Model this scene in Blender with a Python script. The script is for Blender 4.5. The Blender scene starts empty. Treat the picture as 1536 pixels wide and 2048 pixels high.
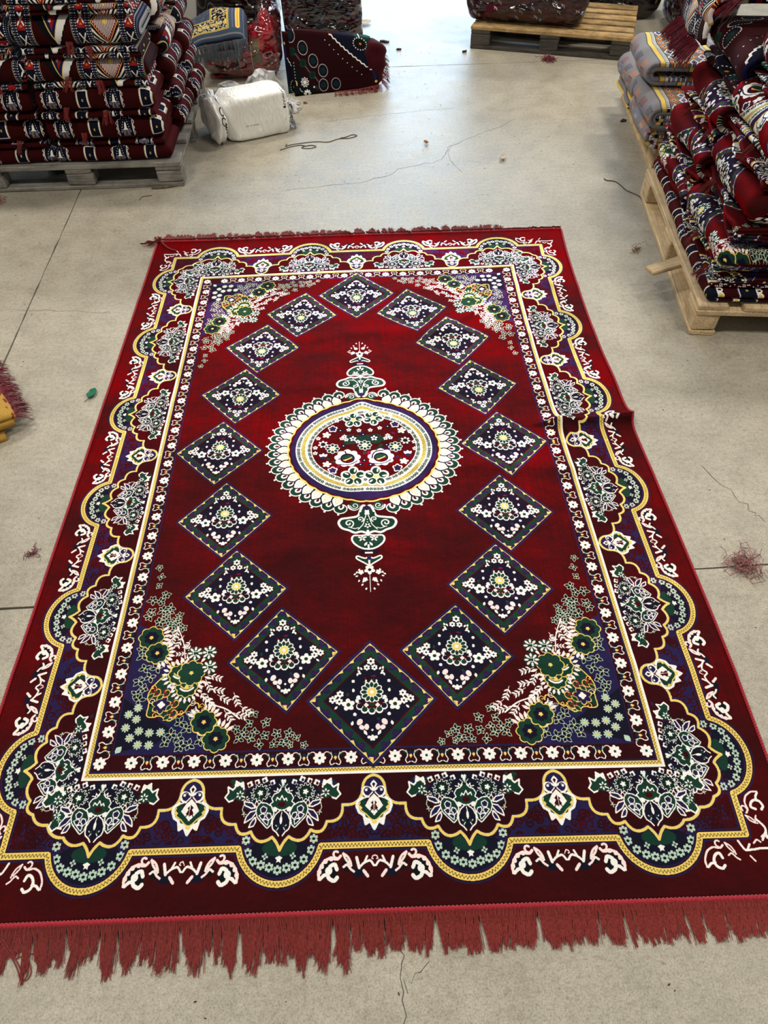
import bpy, bmesh, math, random
import numpy as np
from mathutils import Vector, Matrix, Euler
sc = bpy.context.scene
COL = sc.collection
# ------------------------------------------------------------------ camera
cd = bpy.data.cameras.new('camera'); cam = bpy.data.objects.new('camera', cd); COL.objects.link(cam)
cd.sensor_fit = 'VERTICAL'; cd.sensor_height = 36.0; cd.lens = 24.961; cd.clip_start = .05; cd.clip_end = 200
cam.location = (.02207, -1.72677, 1.73368)
cam.rotation_euler = (math.radians(39.9306), math.radians(.593), math.radians(-1.9623))
sc.camera = cam
# ------------------------------------------------------------------ world, lights, exposure
w = bpy.data.worlds.new('overcast_daylight'); sc.world = w; w.use_nodes = True
bg = w.node_tree.nodes['Background']; bg.inputs[0].default_value = (.78,.88,1,1); bg.inputs[1].default_value = 1.2
def area(name, loc, target, sx, sy, power, color):
    l = bpy.data.lights.new(name,'AREA'); l.shape = 'RECTANGLE'; l.size = sx; l.size_y = sy; l.energy = power; l.color = color
    o = bpy.data.objects.new(name,l); COL.objects.link(o); o.location = loc
    o.rotation_euler = (Vector(target)-Vector(loc)).to_track_quat('-Z','Y').to_euler(); return o
area('doorway_daylight', (.75,10.4,2.6), (.6,2,.4), 4.4, 4.8, 440, (.52,.75,1))
for i,(x,y) in enumerate(((-2.6,-1.2),(3.0,-1.2),(-2.6,3.2),(3.0,3.2),(-2.6,7.4),(3.0,7.4))):
    area('high_bay_lamp', (x,y,5.55), (x,y,0), 1.3, .5, 128, (1,.92,.78))
vs = sc.view_settings; sc.display_settings.display_device = 'sRGB'
vs.view_transform = 'Standard'; vs.look = 'None'; vs.gamma = 1.0; vs.use_curve_mapping = False; vs.exposure = 0.14
# ------------------------------------------------------------------ helpers
RND = random.Random(11)
def tag(o, label=None, cat=None, group=None, kind=None):
    if label: o['label'] = label
    if cat: o['category'] = cat
    if group: o['group'] = group
    if kind: o['kind'] = kind
    return o
def mesh(name, V, F, mats, parent=None, uv=None, smooth=True, midx=None):
    me = bpy.data.meshes.new(name); me.from_pydata([tuple(v) for v in V], [], [tuple(f) for f in F])
    for m in (mats if isinstance(mats,(list,tuple)) else [mats]): me.materials.append(m)
    if uv is not None:
        l = me.uv_layers.new(name='UVMap'); uv = np.asarray(uv,np.float32)
        li = np.empty(len(me.loops),np.int32); me.loops.foreach_get('vertex_index',li)
        l.data.foreach_set('uv', np.ascontiguousarray(uv[li]).ravel())
    if smooth: me.polygons.foreach_set('use_smooth',[True]*len(me.polygons))
    if midx is not None: me.polygons.foreach_set('material_index',midx)
    me.update()
    o = bpy.data.objects.new(name,me); COL.objects.link(o)
    if parent: o.parent = parent
    return o
def empty(name, loc=(0,0,0), rz=0):
    o = bpy.data.objects.new(name,None); COL.objects.link(o); o.location = loc; o.rotation_euler = (0,0,rz); o.empty_display_size = .05; return o
def copy_tree(o, parent=None):
    c = o.copy(); COL.objects.link(c); c.parent = parent
    for ch in o.children: copy_tree(ch, c)
    return c
def box_data(cx, cy, cz, sx, sy, sz, j=0, rg=RND):
    V = [(cx+a*sx/2+rg.uniform(-j,j), cy+b*sy/2+rg.uniform(-j,j), cz+c*sz/2+rg.uniform(-j,j)) for c in (-1,1) for b in (-1,1) for a in (-1,1)]
    return V, [(0,2,3,1),(4,5,7,6),(0,1,5,4),(2,6,7,3),(0,4,6,2),(1,3,7,5)]
def box(name, c, s, mat, parent=None, j=.002, bev=.004):
    V,F = box_data(*c,*s,j); o = mesh(name,V,F,mat,parent,smooth=False)
    if bev:
        bm = bmesh.new(); bm.from_mesh(o.data); bmesh.ops.bevel(bm,geom=bm.edges[:],offset=bev,segments=1,affect='EDGES'); bm.to_mesh(o.data); bm.free()
    return o
def tube_data(P, r, n=5, closed=False):
    """Swept tube along P; r scalar or per-point radius."""
    P = np.asarray(P,float); N = len(P); r = np.broadcast_to(np.asarray(r,float),(N,))
    T = np.gradient(P,axis=0); T /= np.linalg.norm(T,axis=1)[:,None]+1e-12
    up = np.array([0,0,1.]); A = np.cross(T,up); la = np.linalg.norm(A,axis=1)
    A = np.where(la[:,None]<1e-3, np.array([1.,0,0]), A/(la[:,None]+1e-12)); B = np.cross(A,T)
    th = np.linspace(0,2*np.pi,n,endpoint=False)
    V = (P[:,None]+r[:,None,None]*(np.cos(th)[None,:,None]*A[:,None]+np.sin(th)[None,:,None]*B[:,None])).reshape(-1,3)
    F = [(i*n+k,i*n+(k+1)%n,(i+1)*n+(k+1)%n,(i+1)*n+k) for i in range(N-1) for k in range(n)]
    F += [tuple(range(n))[::-1], tuple((N-1)*n+k for k in range(n))]
    return V, F
def join(parts):
    V=[];F=[];o=0
    for v,f in parts:
        V += [tuple(p) for p in v]; F += [tuple(i+o for i in q) for q in f]; o += len(v)
    return V,F
def strands(n, width, length, seed, spread=.3, drop=None, r=.0007, seg=5, clumps=3, curlz=.004, lift=.006):
    """A bundle of yarn ends: roots along local x (0..width), falling towards -y; drop = fall in z over the length."""
    rg = random.Random(seed); parts = []
    tips = [(rg.uniform(-.25,1.25)*width, rg.uniform(.8,1.05)*length) for _ in range(clumps)]
    for k in range(n):
        x0 = (k+.5)/n*width+rg.uniform(-.5,.5)*width/n; tx,tl = tips[min(clumps-1,int(k*clumps/n))]
        tx = x0+(tx-x0)*rg.uniform(.3,.9)+rg.gauss(0,1)*spread*length*.12; L = tl*rg.uniform(.78,1.06); ph = rg.uniform(0,6.28); am = rg.uniform(.2,1)*.035*length
        z0 = lift+rg.uniform(-.002,.003); P = []
        for i in range(seg+1):
            t = i/seg
            x = x0+(tx-x0)*t**1.3+am*math.sin(ph+t*5)*t; y = -L*t
            z = (z0*(1-t)**2+.0012+abs(curlz*math.sin(ph+t*4))*t*.6) if drop is None else z0-drop*t**1.2+.004*math.sin(ph+3*t)*t
            P.append((x,y,z))
        parts.append(tube_data(P, np.linspace(r,r*.7,seg+1), 3))
    return join(parts)
# ------------------------------------------------------------------ materials
def newmat(name):
    m = bpy.data.materials.new(name); m.use_nodes = True; nt = m.node_tree
    return m, nt, nt.nodes['Principled BSDF']
def nd(nt, t, **kw):
    n = nt.nodes.new(t)
    for k,v in kw.items(): setattr(n,k,v)
    return n
def noise(nt, vec, scale, detail=3, rough=.55, stretch=None):
    if stretch:
        mp = nd(nt,'ShaderNodeMapping'); mp.inputs['Scale'].default_value = stretch; nt.links.new(vec,mp.inputs[0]); vec = mp.outputs[0]
    n = nd(nt,'ShaderNodeTexNoise'); n.inputs['Scale'].default_value = scale; n.inputs['Detail'].default_value = detail; n.inputs['Roughness'].default_value = rough
    nt.links.new(vec,n.inputs['Vector']); return n.outputs['Fac']
def ramp(nt, fac, stops):
    r = nd(nt,'ShaderNodeValToRGB'); e = r.color_ramp.elements
    while len(e) < len(stops): e.new(.5)
    for el,(p,c) in zip(e,stops): el.position = p; el.color = c if len(c)==4 else (*c,1)
    nt.links.new(fac,r.inputs[0]); return r.outputs[0]
def bump(nt, h, strength, dist, prev=None):
    b = nd(nt,'ShaderNodeBump'); b.inputs['Strength'].default_value = strength; b.inputs['Distance'].default_value = dist
    nt.links.new(h,b.inputs['Height'])
    if prev: nt.links.new(prev,b.inputs['Normal'])
    return b.outputs[0]
def make_image(name, cv):
    rgb = np.ones((cv.h,cv.w,4),np.float32); rgb[...,:3] = (np.array(PAL,np.float32)/255)[cv.a]
    im = bpy.data.images.new(name,cv.w,cv.h); im.pixels.foreach_set(rgb.ravel()); im.update(); im.pack(); return im
def carpet(name, im, sheen=.35, pile=900, brush=0.0, rough=.85, tint=(1,.55,.5), srough=.35, interp='Linear', gloss=0):
    m, nt, b = newmat(name); tc = nd(nt,'ShaderNodeTexCoord'); t = nd(nt,'ShaderNodeTexImage',image=im,interpolation=interp)
    nt.links.new(tc.outputs['UV'],t.inputs[0])
    pn = noise(nt,tc.outputs['Object'],pile,1); mx = nd(nt,'ShaderNodeMix',data_type='RGBA',blend_type='MULTIPLY'); mx.inputs[0].default_value = .55
    nt.links.new(t.outputs[0],mx.inputs['A']); nt.links.new(ramp(nt,pn,((.3,(.62,.62,.62)),(.7,(1.2,1.2,1.2)))),mx.inputs['B'])
    nt.links.new(mx.outputs['Result'],b.inputs['Base Color'])
    n = bump(nt,pn,.5,.0015)
    if brush:
        n = bump(nt,noise(nt,tc.outputs['Object'],7,4,.6),.9,.012*brush,n); n = bump(nt,noise(nt,tc.outputs['Object'],1,3,.6,(260,5,1)),.5,.0015*brush,n)
    nt.links.new(n,b.inputs['Normal'])
    b.inputs['Roughness'].default_value = rough; b.inputs['Specular IOR Level'].default_value = .12
    if gloss:                                            # velvet: the lying pile shines in its own colour towards grazing view
        gm = nd(nt,'ShaderNodeMix',data_type='RGBA',blend_type='MULTIPLY',clamp_result=True); gm.inputs[0].default_value = 1; gm.inputs['B'].default_value = (9.5,3,2.4,1); nt.links.new(t.outputs[0],gm.inputs['A'])
        gl = nd(nt,'ShaderNodeBsdfGlossy'); gl.inputs['Roughness'].default_value = .5; nt.links.new(gm.outputs['Result'],gl.inputs[0]); nt.links.new(n,gl.inputs['Normal'])
        lw = nd(nt,'ShaderNodeLayerWeight'); nt.links.new(n,lw.inputs['Normal']); pw = nd(nt,'ShaderNodeMath',operation='POWER'); pw.inputs[1].default_value = 1.6; nt.links.new(lw.outputs['Facing'],pw.inputs[0])
        ml = nd(nt,'ShaderNodeMath',operation='MULTIPLY',use_clamp=True); ml.inputs[1].default_value = gloss; nt.links.new(pw.outputs[0],ml.inputs[0])
        if brush:                                        # pile brushed this way and that, and fine weave streaks
            lay = nd(nt,'ShaderNodeMath',operation='MULTIPLY'); s1 = ramp(nt,noise(nt,tc.outputs['Object'],2.6,4,.62,(1,1.7,1)),((.34,(.30,)*3),(.5,(.95,)*3),(.66,(2.0,)*3))); s2 = ramp(nt,noise(nt,tc.outputs['Object'],1,4,.7,(170,4,1)),((.3,(.45,)*3),(.7,(1.5,)*3)))
            nt.links.new(s1,lay.inputs[0]); nt.links.new(s2,lay.inputs[1]); l2 = nd(nt,'ShaderNodeMath',operation='MULTIPLY',use_clamp=True); nt.links.new(ml.outputs[0],l2.inputs[0]); nt.links.new(lay.outputs[0],l2.inputs[1]); ml = l2
        ms = nd(nt,'ShaderNodeMixShader'); nt.links.new(ml.outputs[0],ms.inputs[0]); nt.links.new(b.outputs[0],ms.inputs[1]); nt.links.new(gl.outputs[0],ms.inputs[2]); nt.links.new(ms.outputs[0],nt.nodes['Material Output'].inputs[0])
    b.inputs['Sheen Weight'].default_value = sheen; b.inputs['Sheen Roughness'].default_value = srough; b.inputs['Sheen Tint'].default_value = (*tint,1)
    return m
def plain(name, col, rough=.8, spec=.2, sheen=0, nscale=60, var=.25, bs=0, bd=.002):
    m, nt, b = newmat(name); tc = nd(nt,'ShaderNodeTexCoord'); f = noise(nt,tc.outputs['Object'],nscale,4)
    lo = tuple(c*(1-var) for c in col); hi = tuple(min(1,c*(1+var)) for c in col)
    nt.links.new(ramp(nt,f,((.3,lo),(.7,hi))),b.inputs['Base Color'])
    b.inputs['Roughness'].default_value = rough; b.inputs['Specular IOR Level'].default_value = spec; b.inputs['Sheen Weight'].default_value = sheen
    if bs: nt.links.new(bump(nt,f,bs,bd),b.inputs['Normal'])
    return m
def wood(name, dark, light, dirt=.4, stretch=(2,40,40)):
    m, nt, b = newmat(name); tc = nd(nt,'ShaderNodeTexCoord'); oi = nd(nt,'ShaderNodeObjectInfo')
    ad = nd(nt,'ShaderNodeVectorMath',operation='ADD'); cx = nd(nt,'ShaderNodeCombineXYZ')
    ml = nd(nt,'ShaderNodeMath',operation='MULTIPLY'); ml.inputs[1].default_value = 37; nt.links.new(oi.outputs['Random'],ml.inputs[0])
    for i in range(3): nt.links.new(ml.outputs[0],cx.inputs[i])
    nt.links.new(tc.outputs['Object'],ad.inputs[0]); nt.links.new(cx.outputs[0],ad.inputs[1]); v = ad.outputs[0]
    g = noise(nt,v,3,5,.6,stretch); c = ramp(nt,g,((.25,dark),(.55,light),(.8,tuple(x*.85 for x in light))))
    d = ramp(nt,noise(nt,v,9,5,.65),((.35,(1-dirt,)*3),(.6,(1,1,1))))
    mx = nd(nt,'ShaderNodeMix',data_type='RGBA',blend_type='MULTIPLY'); mx.inputs[0].default_value = 1
    nt.links.new(c,mx.inputs['A']); nt.links.new(d,mx.inputs['B'])
    m2 = nd(nt,'ShaderNodeMix',data_type='RGBA',blend_type='MULTIPLY'); m2.inputs[0].default_value = .5; nt.links.new(mx.outputs['Result'],m2.inputs['A'])
    nt.links.new(ramp(nt,oi.outputs['Random'],((0,(.65,.65,.65)),(1,(1.1,1.05,1)))),m2.inputs['B'])
    nt.links.new(m2.outputs['Result'],b.inputs['Base Color']); b.inputs['Roughness'].default_value = .8; b.inputs['Specular IOR Level'].default_value = .25
    nt.links.new(bump(nt,g,.6,.003),b.inputs['Normal']); return m
def film(name, tint=(.95,.95,.97), haze=.05, gloss=.22, rough=.12, wr=14):
    """Thin clear plastic: mostly see-through, wrinkled glossy reflection, a little haze."""
    m = bpy.data.materials.new(name); m.use_nodes = True; nt = m.node_tree; nt.nodes.clear()
    out = nd(nt,'ShaderNodeOutputMaterial'); tc = nd(nt,'ShaderNodeTexCoord'); tr = nd(nt,'ShaderNodeBsdfTransparent'); tr.inputs[0].default_value = (*tint,1)
    gl = nd(nt,'ShaderNodeBsdfGlossy'); gl.inputs['Roughness'].default_value = rough; df = nd(nt,'ShaderNodeBsdfTranslucent'); df.inputs[0].default_value = (.9,.9,.92,1)
    dd = nd(nt,'ShaderNodeBsdfDiffuse'); dd.inputs[0].default_value = (.85,.85,.88,1)
    n = bump(nt,noise(nt,tc.outputs['Object'],wr*.75,1.5,.5,(1,1,2.4)),1,.06); nt.links.new(n,gl.inputs['Normal'])
    fr = nd(nt,'ShaderNodeFresnel'); fr.inputs[0].default_value = 1.5; nt.links.new(n,fr.inputs['Normal'])
    mu = nd(nt,'ShaderNodeMath',operation='MULTIPLY_ADD'); mu.inputs[1].default_value = 1.3; mu.inputs[2].default_value = gloss*.4; mu.use_clamp = True; nt.links.new(fr.outputs[0],mu.inputs[0])
    a = nd(nt,'ShaderNodeMixShader'); a.inputs[0].default_value = haze; nt.links.new(tr.outputs[0],a.inputs[1]); nt.links.new(dd.outputs[0],a.inputs[2])
    b = nd(nt,'ShaderNodeMixShader'); nt.links.new(mu.outputs[0],b.inputs[0]); nt.links.new(a.outputs[0],b.inputs[1]); nt.links.new(gl.outputs[0],b.inputs[2])
    nt.links.new(b.outputs[0],out.inputs[0]); return m
PD = {
'bq_heart':[(5,32),(11,39),(20,42),(26,52),(22,60),(29,65),(23,73),(14,74),(7,78),(1,80)],
'bq_heartin':[(1,61),(7,55),(12,53),(15,59),(8,69),(3,70)],
'bq_tulip':[(-11,58),(-8,52),(-4,57),(2,46),(6,56),(13,50),(15,57)],
'bq_antl':[(4,27),(9,35),(14,29),(14,37),(22,35)],
'bq_pend':[(2,78),(15,89),(20,101),(21,113),(18,121),(10,127),(4,135),(1,127),(-4,124)],
'bq_rose':[(26,69),(39,62),(52,61),(59,69),(61,80),(57,93),(47,104),(32,118),(24,111),(21,94),(18,85)],
'bq_roseA':[(36,73),(45,69),(51,75),(48,84),(39,84),(36,79)],
'bq_roseB':[(26,86),(34,84),(36,92),(29,100),(23,94)],
'bq_roseC':[(39,87),(46,86),(53,90),(46,98),(40,97)],
'bq_roseD':[(30,102),(36,98),(44,100),(35,109),(31,111)],
'bq_leaf1':[(63,72),(71,61),(91,57),(88,66),(72,73)],
'bq_leaf2':[(60,78),(74,81),(83,92),(86,105),(69,95),(61,84)],
'bq_leaf3':[(61,93),(67,99),(71,105),(75,115),(64,112),(59,102)],
'bq_dia':[(61,57),(65,64),(60,72),(55,64)],
'bq_daisy':[(54,39)],
'bq_tul_c':[(102,42)],
'bq_tulout':[(94,29),(97,13),(104,16),(114,10),(115,24),(120,30),(132,23),(130,36),(137,47),(127,57),(118,54)],
'bq_buds':[(26,15),(45,9),(63,13),(80,18)],
'bq_tops':[(-4,13),(1,27),(6,11)],
'bq_sprig':[(91,65),(93,75),(89,86)],
'ct_out':[(27,57),(38,64),(41,75),(35,89),(24,96),(20,115),(14,111),(10,108),(0,126)],
'ct_yel':[(33,67),(36,75),(30,86),(18,94),(11,102),(1,109)],
'ct_palm':[(0,47),(10,56),(16,66),(21,75),(12,85),(4,93),(-2,97)],
'ct_red':[(0,45),(18,63)],
'ct_redin':[(0,61),(7,68),(4,72),(9,81),(-1,87),(-1,83)],
'ct_curl':[(10,36),(16,33),(22,37),(22,44),(16,47),(13,43)],
'ct_curl2':[(1,40),(11,34),(22,33),(26,43),(21,52),(12,55)],
'ct_loop':[(-3,21),(2,21),(3,27),(-1,32),(-5,28)],
'sc_o':[(77,181),(85,187),(100,185),(113,191),(120,200),(125,212),(125,226)],
'sc_curl':[(84,186),(91,182),(93,175),(88,171),(83,173)],
'sc_c':[(85,208),(90,198),(99,201),(105,210),(105,219),(101,226),(91,230),(84,224)],
'sc_c2':[(104,217),(114,219),(122,226)],
'sc_l1':[(71,176),(61,183),(55,193),(53,201)],
'sc_l2':[(70,203),(62,199),(54,208),(47,213)],
'sc_l3':[(71,177),(66,187),(57,197)],
'sc_v1':[(41,185),(35,206)],
'sc_v2':[(35,205),(24,196),(17,183)],
'sc_v3':[(26,197),(11,192),(2,202)],
'sc_p':[(25,212),(16,223)],
'sc_t':[(-4,189),(0,181),(5,183),(7,188)],
'leafs':[(172,1034),(190,1015),(206,1032),(209,1003),(222,1024),(239,1002),(246,1029),(269,1006),(270,973),(283,1029),(297,997),(303,947),(311,974),(307,1013),(323,997),(335,1014),(345,988)],
'sprays':[(325,938),(352,907),(385,905),(405,882),(368,952),(429,867),(414,845),(339,951),(419,912),(437,899)],
'sprayline':[(338,961),(374,935),(408,922),(441,899)],
'leafsH':[(620,483),(610,516),(611,549),(586,581),(596,604),(620,600),(565,625),(585,635),(618,640),(568,665),(622,653),(588,674),(546,677)],
'spraysH':[(535,707),(521,736),(544,724)],
'nleafs':[(572,816),(617,779),(605,816),(586,842),(613,853),(598,874),(614,889),(604,906),(622,760),(462,947),(488,968),(469,984),(487,1007),(433,1014),(458,1026),(507,998),(519,1018),(480,1028)],
'navyzone':[(654,679),(621,690),(594,717),(562,771),(538,804),(536,830),(555,848),(576,874),(577,909),(575,946),(512,959),(480,948),(455,927),(446,934),(424,977),(395,999),(367,1040),(406,1042)],
'goldline':[(550,797),(537,808),(536,830),(555,846),(566,859),(578,877),(583,899),(576,916),(577,947),(561,953),(543,949),(521,962),(506,957),(496,946),(481,941),(469,920),(450,917),(445,930)],
'bigfl':[(393,1012),(428,968),(603,723),(579,771),(478,832),(508,836),(485,872)],
'whitefl':[(437,772),(475,774),(431,816)],
'corn':[(544,920),(536,885),(509,914),(561,882),(511,940)],
'stars':[(602,927),(623,944),(601,957),(534,992),(562,993),(589,988),(609,1005),(624,979),(558,1024),(586,1023)],
'csc':[(880,1233),(894,1250),(894,1267),(897,1281),(824,1288),(834,1301),(858,1299),(876,1297),(890,1296),(859,1286),(867,1280),(884,1273),(841,1315),(850,1322)],
'csc2':[(906,1155),(882,1163),(869,1187),(877,1204),(910,1170),(918,1182),(909,1199),(879,1219),(905,1228)],
'med_out':[(273,-196),(322,-146),(341,-83),(341,-2),(319,89),(291,149),(254,214),(206,263),(165,286),(117,294),(76,305),(-320,3),(-309,-86),(-262,-185),(-212,-243),(-134,-284),(-58,-314),(75,-302),(122,-295),(201,-261)],
}
# ------------------------------------------------------------------ woven patterns (drawn in millimetres of cloth)
PAL = [(48,1,4),(25,25,68),(14,52,42),(244,243,240),(236,204,104),(8,12,18),(176,206,186),(250,228,226),
       (36,1,6),(12,14,34),(82,10,60),(118,116,114),(230,126,36),(150,28,34),(126,132,190),(60,52,40),
       (200,22,44),(66,82,104),(214,202,160),(136,134,140),(92,30,46)]
RED,NAVY,GREEN,WHITE,YEL,BLACK,LGRN,PINK,MAR,DNAVY,PURP,GREY,ORA,RED2,LILAC,BROWN,BRED,SLATE,CREAM,LGREY,MAUVE = range(21)

class Cloth:
    """Palette-index raster of a woven cloth; every primitive takes millimetre coordinates."""
    def __init__(s, x0, y0, x1, y1, res=1.0, base=RED):
        s.x0, s.y0, s.res = x0, y0, res
        s.w, s.h = int(round((x1-x0)/res)), int(round((y1-y0)/res))
        s.a = np.full((s.h, s.w), base, np.uint8)
    def box(s, lo, hi):
        i0 = max(0, int((lo[0]-s.x0)/s.res)-1); i1 = min(s.w, int((hi[0]-s.x0)/s.res)+2)
        j0 = max(0, int((lo[1]-s.y0)/s.res)-1); j1 = min(s.h, int((hi[1]-s.y0)/s.res)+2)
        if i0 >= i1 or j0 >= j1: return None
        X, Y = np.meshgrid(s.x0+(np.arange(i0,i1)+.5)*s.res, s.y0+(np.arange(j0,j1)+.5)*s.res)
        return X, Y, s.a[j0:j1, i0:i1]
    def poly(s, P, c):
        P = np.asarray(P, float); b = s.box(P.min(0), P.max(0))
        if b is None: return
        X, Y, A = b; ins = np.zeros(X.shape, bool); n = len(P)
        for k in range(n):
            (xa, ya), (xb, yb) = P[k], P[(k+1) % n]
            if ya == yb: continue
            r0, r1 = (ya, yb) if ya < yb else (yb, ya)
            rows = (Y[:,0] > r0) & (Y[:,0] <= r1)
            if not rows.any(): continue
            xi = xa+(Y[rows]-ya)*(xb-xa)/(yb-ya)
            ins[rows] ^= X[rows] < xi
        A[ins] = c
    def line(s, P, w, c, closed=False):
        P = np.asarray(P, float); h = w/2
        if closed: P = np.vstack([P, P[:1]])
        for k in range(len(P)-1):
            p, q = P[k], P[k+1]; b = s.box(np.minimum(p,q)-h, np.maximum(p,q)+h)
            if b is None: continue
            X, Y, A = b; d = q-p; L = max(d@d, 1e-9)
            t = np.clip(((X-p[0])*d[0]+(Y-p[1])*d[1])/L, 0, 1)
            A[(X-p[0]-t*d[0])**2+(Y-p[1]-t*d[1])**2 <= h*h] = c

class At:
    """Local frame on a cloth: (a, b) -> origin + a*ea + b*eb."""
    def __init__(s, cv, o, ea=(1,0), eb=(0,1)):
        s.cv, s.o, s.ea, s.eb = cv, np.array(o,float), np.array(ea,float), np.array(eb,float)
        s.k = math.sqrt(abs(s.ea[0]*s.eb[1]-s.ea[1]*s.eb[0]))
    def t(s, P):
        P = np.asarray(P, float).reshape(-1,2); return s.o+P[:,:1]*s.ea+P[:,1:]*s.eb
    def poly(s, P, c): s.cv.poly(s.t(P), c)
    def line(s, P, w, c, closed=False): s.cv.line(s.t(P), w*s.k, c, closed)
    def flip(s): return At(s.cv, s.o, -s.ea, s.eb)
    def both(s): return (s, s.flip())
    def flower(s, x, y, r, n, c, rot=0, depth=.32, ry=None):
        th = np.linspace(0, 2*np.pi, 12*n, endpoint=False)
        R = r*(1-depth+depth*np.abs(np.cos(n*(th-rot)/2)))
        s.poly(np.stack([x+R*np.sin(th), y+(ry or r)/r*R*np.cos(th)], 1), c)
    def disc(s, x, y, r, c, ry=None, rot=0):
        th = np.linspace(0, 2*np.pi, 20, endpoint=False)
        X, Y = r*np.cos(th), (ry or r)*np.sin(th)
        s.poly(np.stack([x+X*math.cos(rot)-Y*math.sin(rot), y+X*math.sin(rot)+Y*math.cos(rot)], 1), c)
    def petals(s, x, y, r0, r1, n, wd, c, rot=0):
        for k in range(n):
            t = rot+2*np.pi*k/n; rm = (r0+r1)/2
            s.disc(x+rm*math.sin(t), y+rm*math.cos(t), wd, c, (r1-r0)/2, -t)
    def outline(s, P, fill, w, c):
        s.poly(P, fill); s.line(P, w, c, True)
    def leaf(s, x, y, L, ang, wd, c, o=None, w=1.5):
        d = np.array([math.sin(ang), math.cos(ang)]); n = np.array([d[1], -d[0]])
        P = [np.array([x,y])+d*L*f+n*wd*g for f,g in ((0,0),(.3,.8),(.55,1),(.8,.55),(1,0),(.8,-.55),(.55,-1),(.3,-.8))]
        if c is not None: s.poly(P, c)
        if o is not None: s.line(P, w, o, True)

def bow(p, q, sag, n=9):
    """Circular-ish bulge from p to q, to the left of p->q for sag > 0."""
    p, q = np.array(p,float), np.array(q,float); t = np.linspace(0,1,n)[:,None]
    d = q-p; nrm = np.array([-d[1], d[0]])/max(np.hypot(*d),1e-9)
    return p+d*t+nrm*sag*4*t*(1-t)
def smooth(P, n=6):
    P = np.asarray(P,float); Q = np.vstack([2*P[0]-P[1], P, 2*P[-1]-P[-2]]); o = []
    for i in range(1, len(Q)-2):
        for t in np.linspace(0,1,n,endpoint=False):
            a,b,c,d = Q[i-1:i+3]
            o.append(.5*(2*b+(c-a)*t+(2*a-5*b+4*c-d)*t*t+(3*b-a-3*c+d)*t**3))
    return np.array(o+[P[-1]])
def curl(x, y, r, a0, turns, sgn=1, n=26):
    t = np.linspace(0,1,n); A = a0+sgn*turns*2*np.pi*t; R = r*(1-.82*t)
    return np.stack([x+R*np.cos(A), y+R*np.sin(A)],1)

def bouquet(m):
    for s in m.both():
        s.flower(*PD['bq_daisy'][0], 19, 11, GREEN); s.petals(54,39,8,18,11,2.3,BLACK)
        th = np.linspace(0,2*np.pi,67); R = 18+2.4*np.where(np.arange(67)%6<3,1,-1)
        s.line(np.stack([54+R*np.cos(th),39+R*np.sin(th)],1),1.4,WHITE,True); s.flower(54,39,7,5,WHITE,.3,.5)
        s.outline(PD['bq_tulout'],GREEN,1,WHITE); s.line(PD['bq_tulout'],4.2,WHITE); s.poly([(95,17),(116,12),(112,24),(104,20),(98,27)],WHITE)
        s.disc(*PD['bq_tul_c'][0],13,GREEN); s.petals(102,42,3,10,6,1.8,WHITE); s.petals(88,52,2,9,5,1.4,WHITE)
        for (x,y),r in zip(PD['bq_buds'],(7,8,7,8)):
            s.flower(x,y,r,4,WHITE,.4); s.disc(x+1,y+2,3,RED if x>50 else NAVY,4)
        for f in ((36,25),(34,45),(72,40),(76,53),(58,54)): s.petals(*f,2,7,4,1.3,LGRN,.5)
        for k in ('leaf1','leaf2','leaf3'): s.outline(PD['bq_'+k],NAVY,3,WHITE)
        s.line([(70,75),(80,68)],1.2,WHITE)
        s.outline(PD['bq_rose'],GREEN,2.6,WHITE)
        for k in 'ABCD': s.outline(PD['bq_rose'+k],NAVY,2.2,WHITE)
        s.outline(PD['bq_dia'],RED,2,WHITE); s.line(PD['bq_sprig'],2,LGRN); s.petals(88,86,1,6,4,1.2,LGRN)
        s.poly([(p[0]-1.5 if p[0]<3 else p[0],p[1]) for p in PD['bq_heart']]+[(-1,32)],GREEN); s.line(PD['bq_heart'],2.6,WHITE)
        s.line(PD['bq_antl'],2.4,WHITE); s.line([(4,26),(10,20)],1.6,LGRN); s.disc(16,77,4.5,WHITE,6,.5)
    m.disc(1,66,9,RED,6); m.line(PD['bq_tulip'],2.6,WHITE)
    for s in m.both(): s.poly(PD['bq_pend'],DNAVY)
    for s in m.both():
        s.line(PD['bq_pend'][:7],3,WHITE); s.line([(12,112),(6,118),(9,122)],1.8,WHITE); s.leaf(4,110,10,.6,3,GREEN)
    m.disc(1,101,3,WHITE,9); m.line([(0,84),(1,92)],2,WHITE)
    m.flower(0,15,7,3,WHITE,0,.5,9); m.line([(-4,13),(1,27),(6,11)],1.6,LGRN)

def cartouche(m):
    for s in m.both():
        s.outline(PD['ct_out']+[(0,115),(0,60)],GREEN,.5,GREEN)
    for s in m.both():
        s.line(PD['ct_out'],6.5,WHITE); s.poly([(24,98),(21,117),(13,110),(0,128),(0,106),(10,104)],WHITE)
        s.line(PD['ct_yel'],3,YEL); s.poly([(32,74),(36,76),(32,84),(27,80)],YEL)
        s.poly(PD['ct_palm']+[(-2,60)],WHITE); s.line(PD['ct_red'],3.2,RED); s.line([(24,62),(27,72),(24,84)],3,GREEN)
        s.poly(PD['ct_redin'],RED); s.line([(6,83),(12,92),(4,99)],2.4,GREEN)
        s.line(smooth(PD['ct_curl2']),5,WHITE); s.line(smooth(PD['ct_curl']),2.4,NAVY); s.disc(18,39,3,WHITE)
        s.line([(3,44),(12,54),(24,58)],3,WHITE)
    m.outline([(0,18),(6,25),(0,38),(-6,25)],RED,4,WHITE); m.disc(0,111,6,YEL,4)

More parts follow.
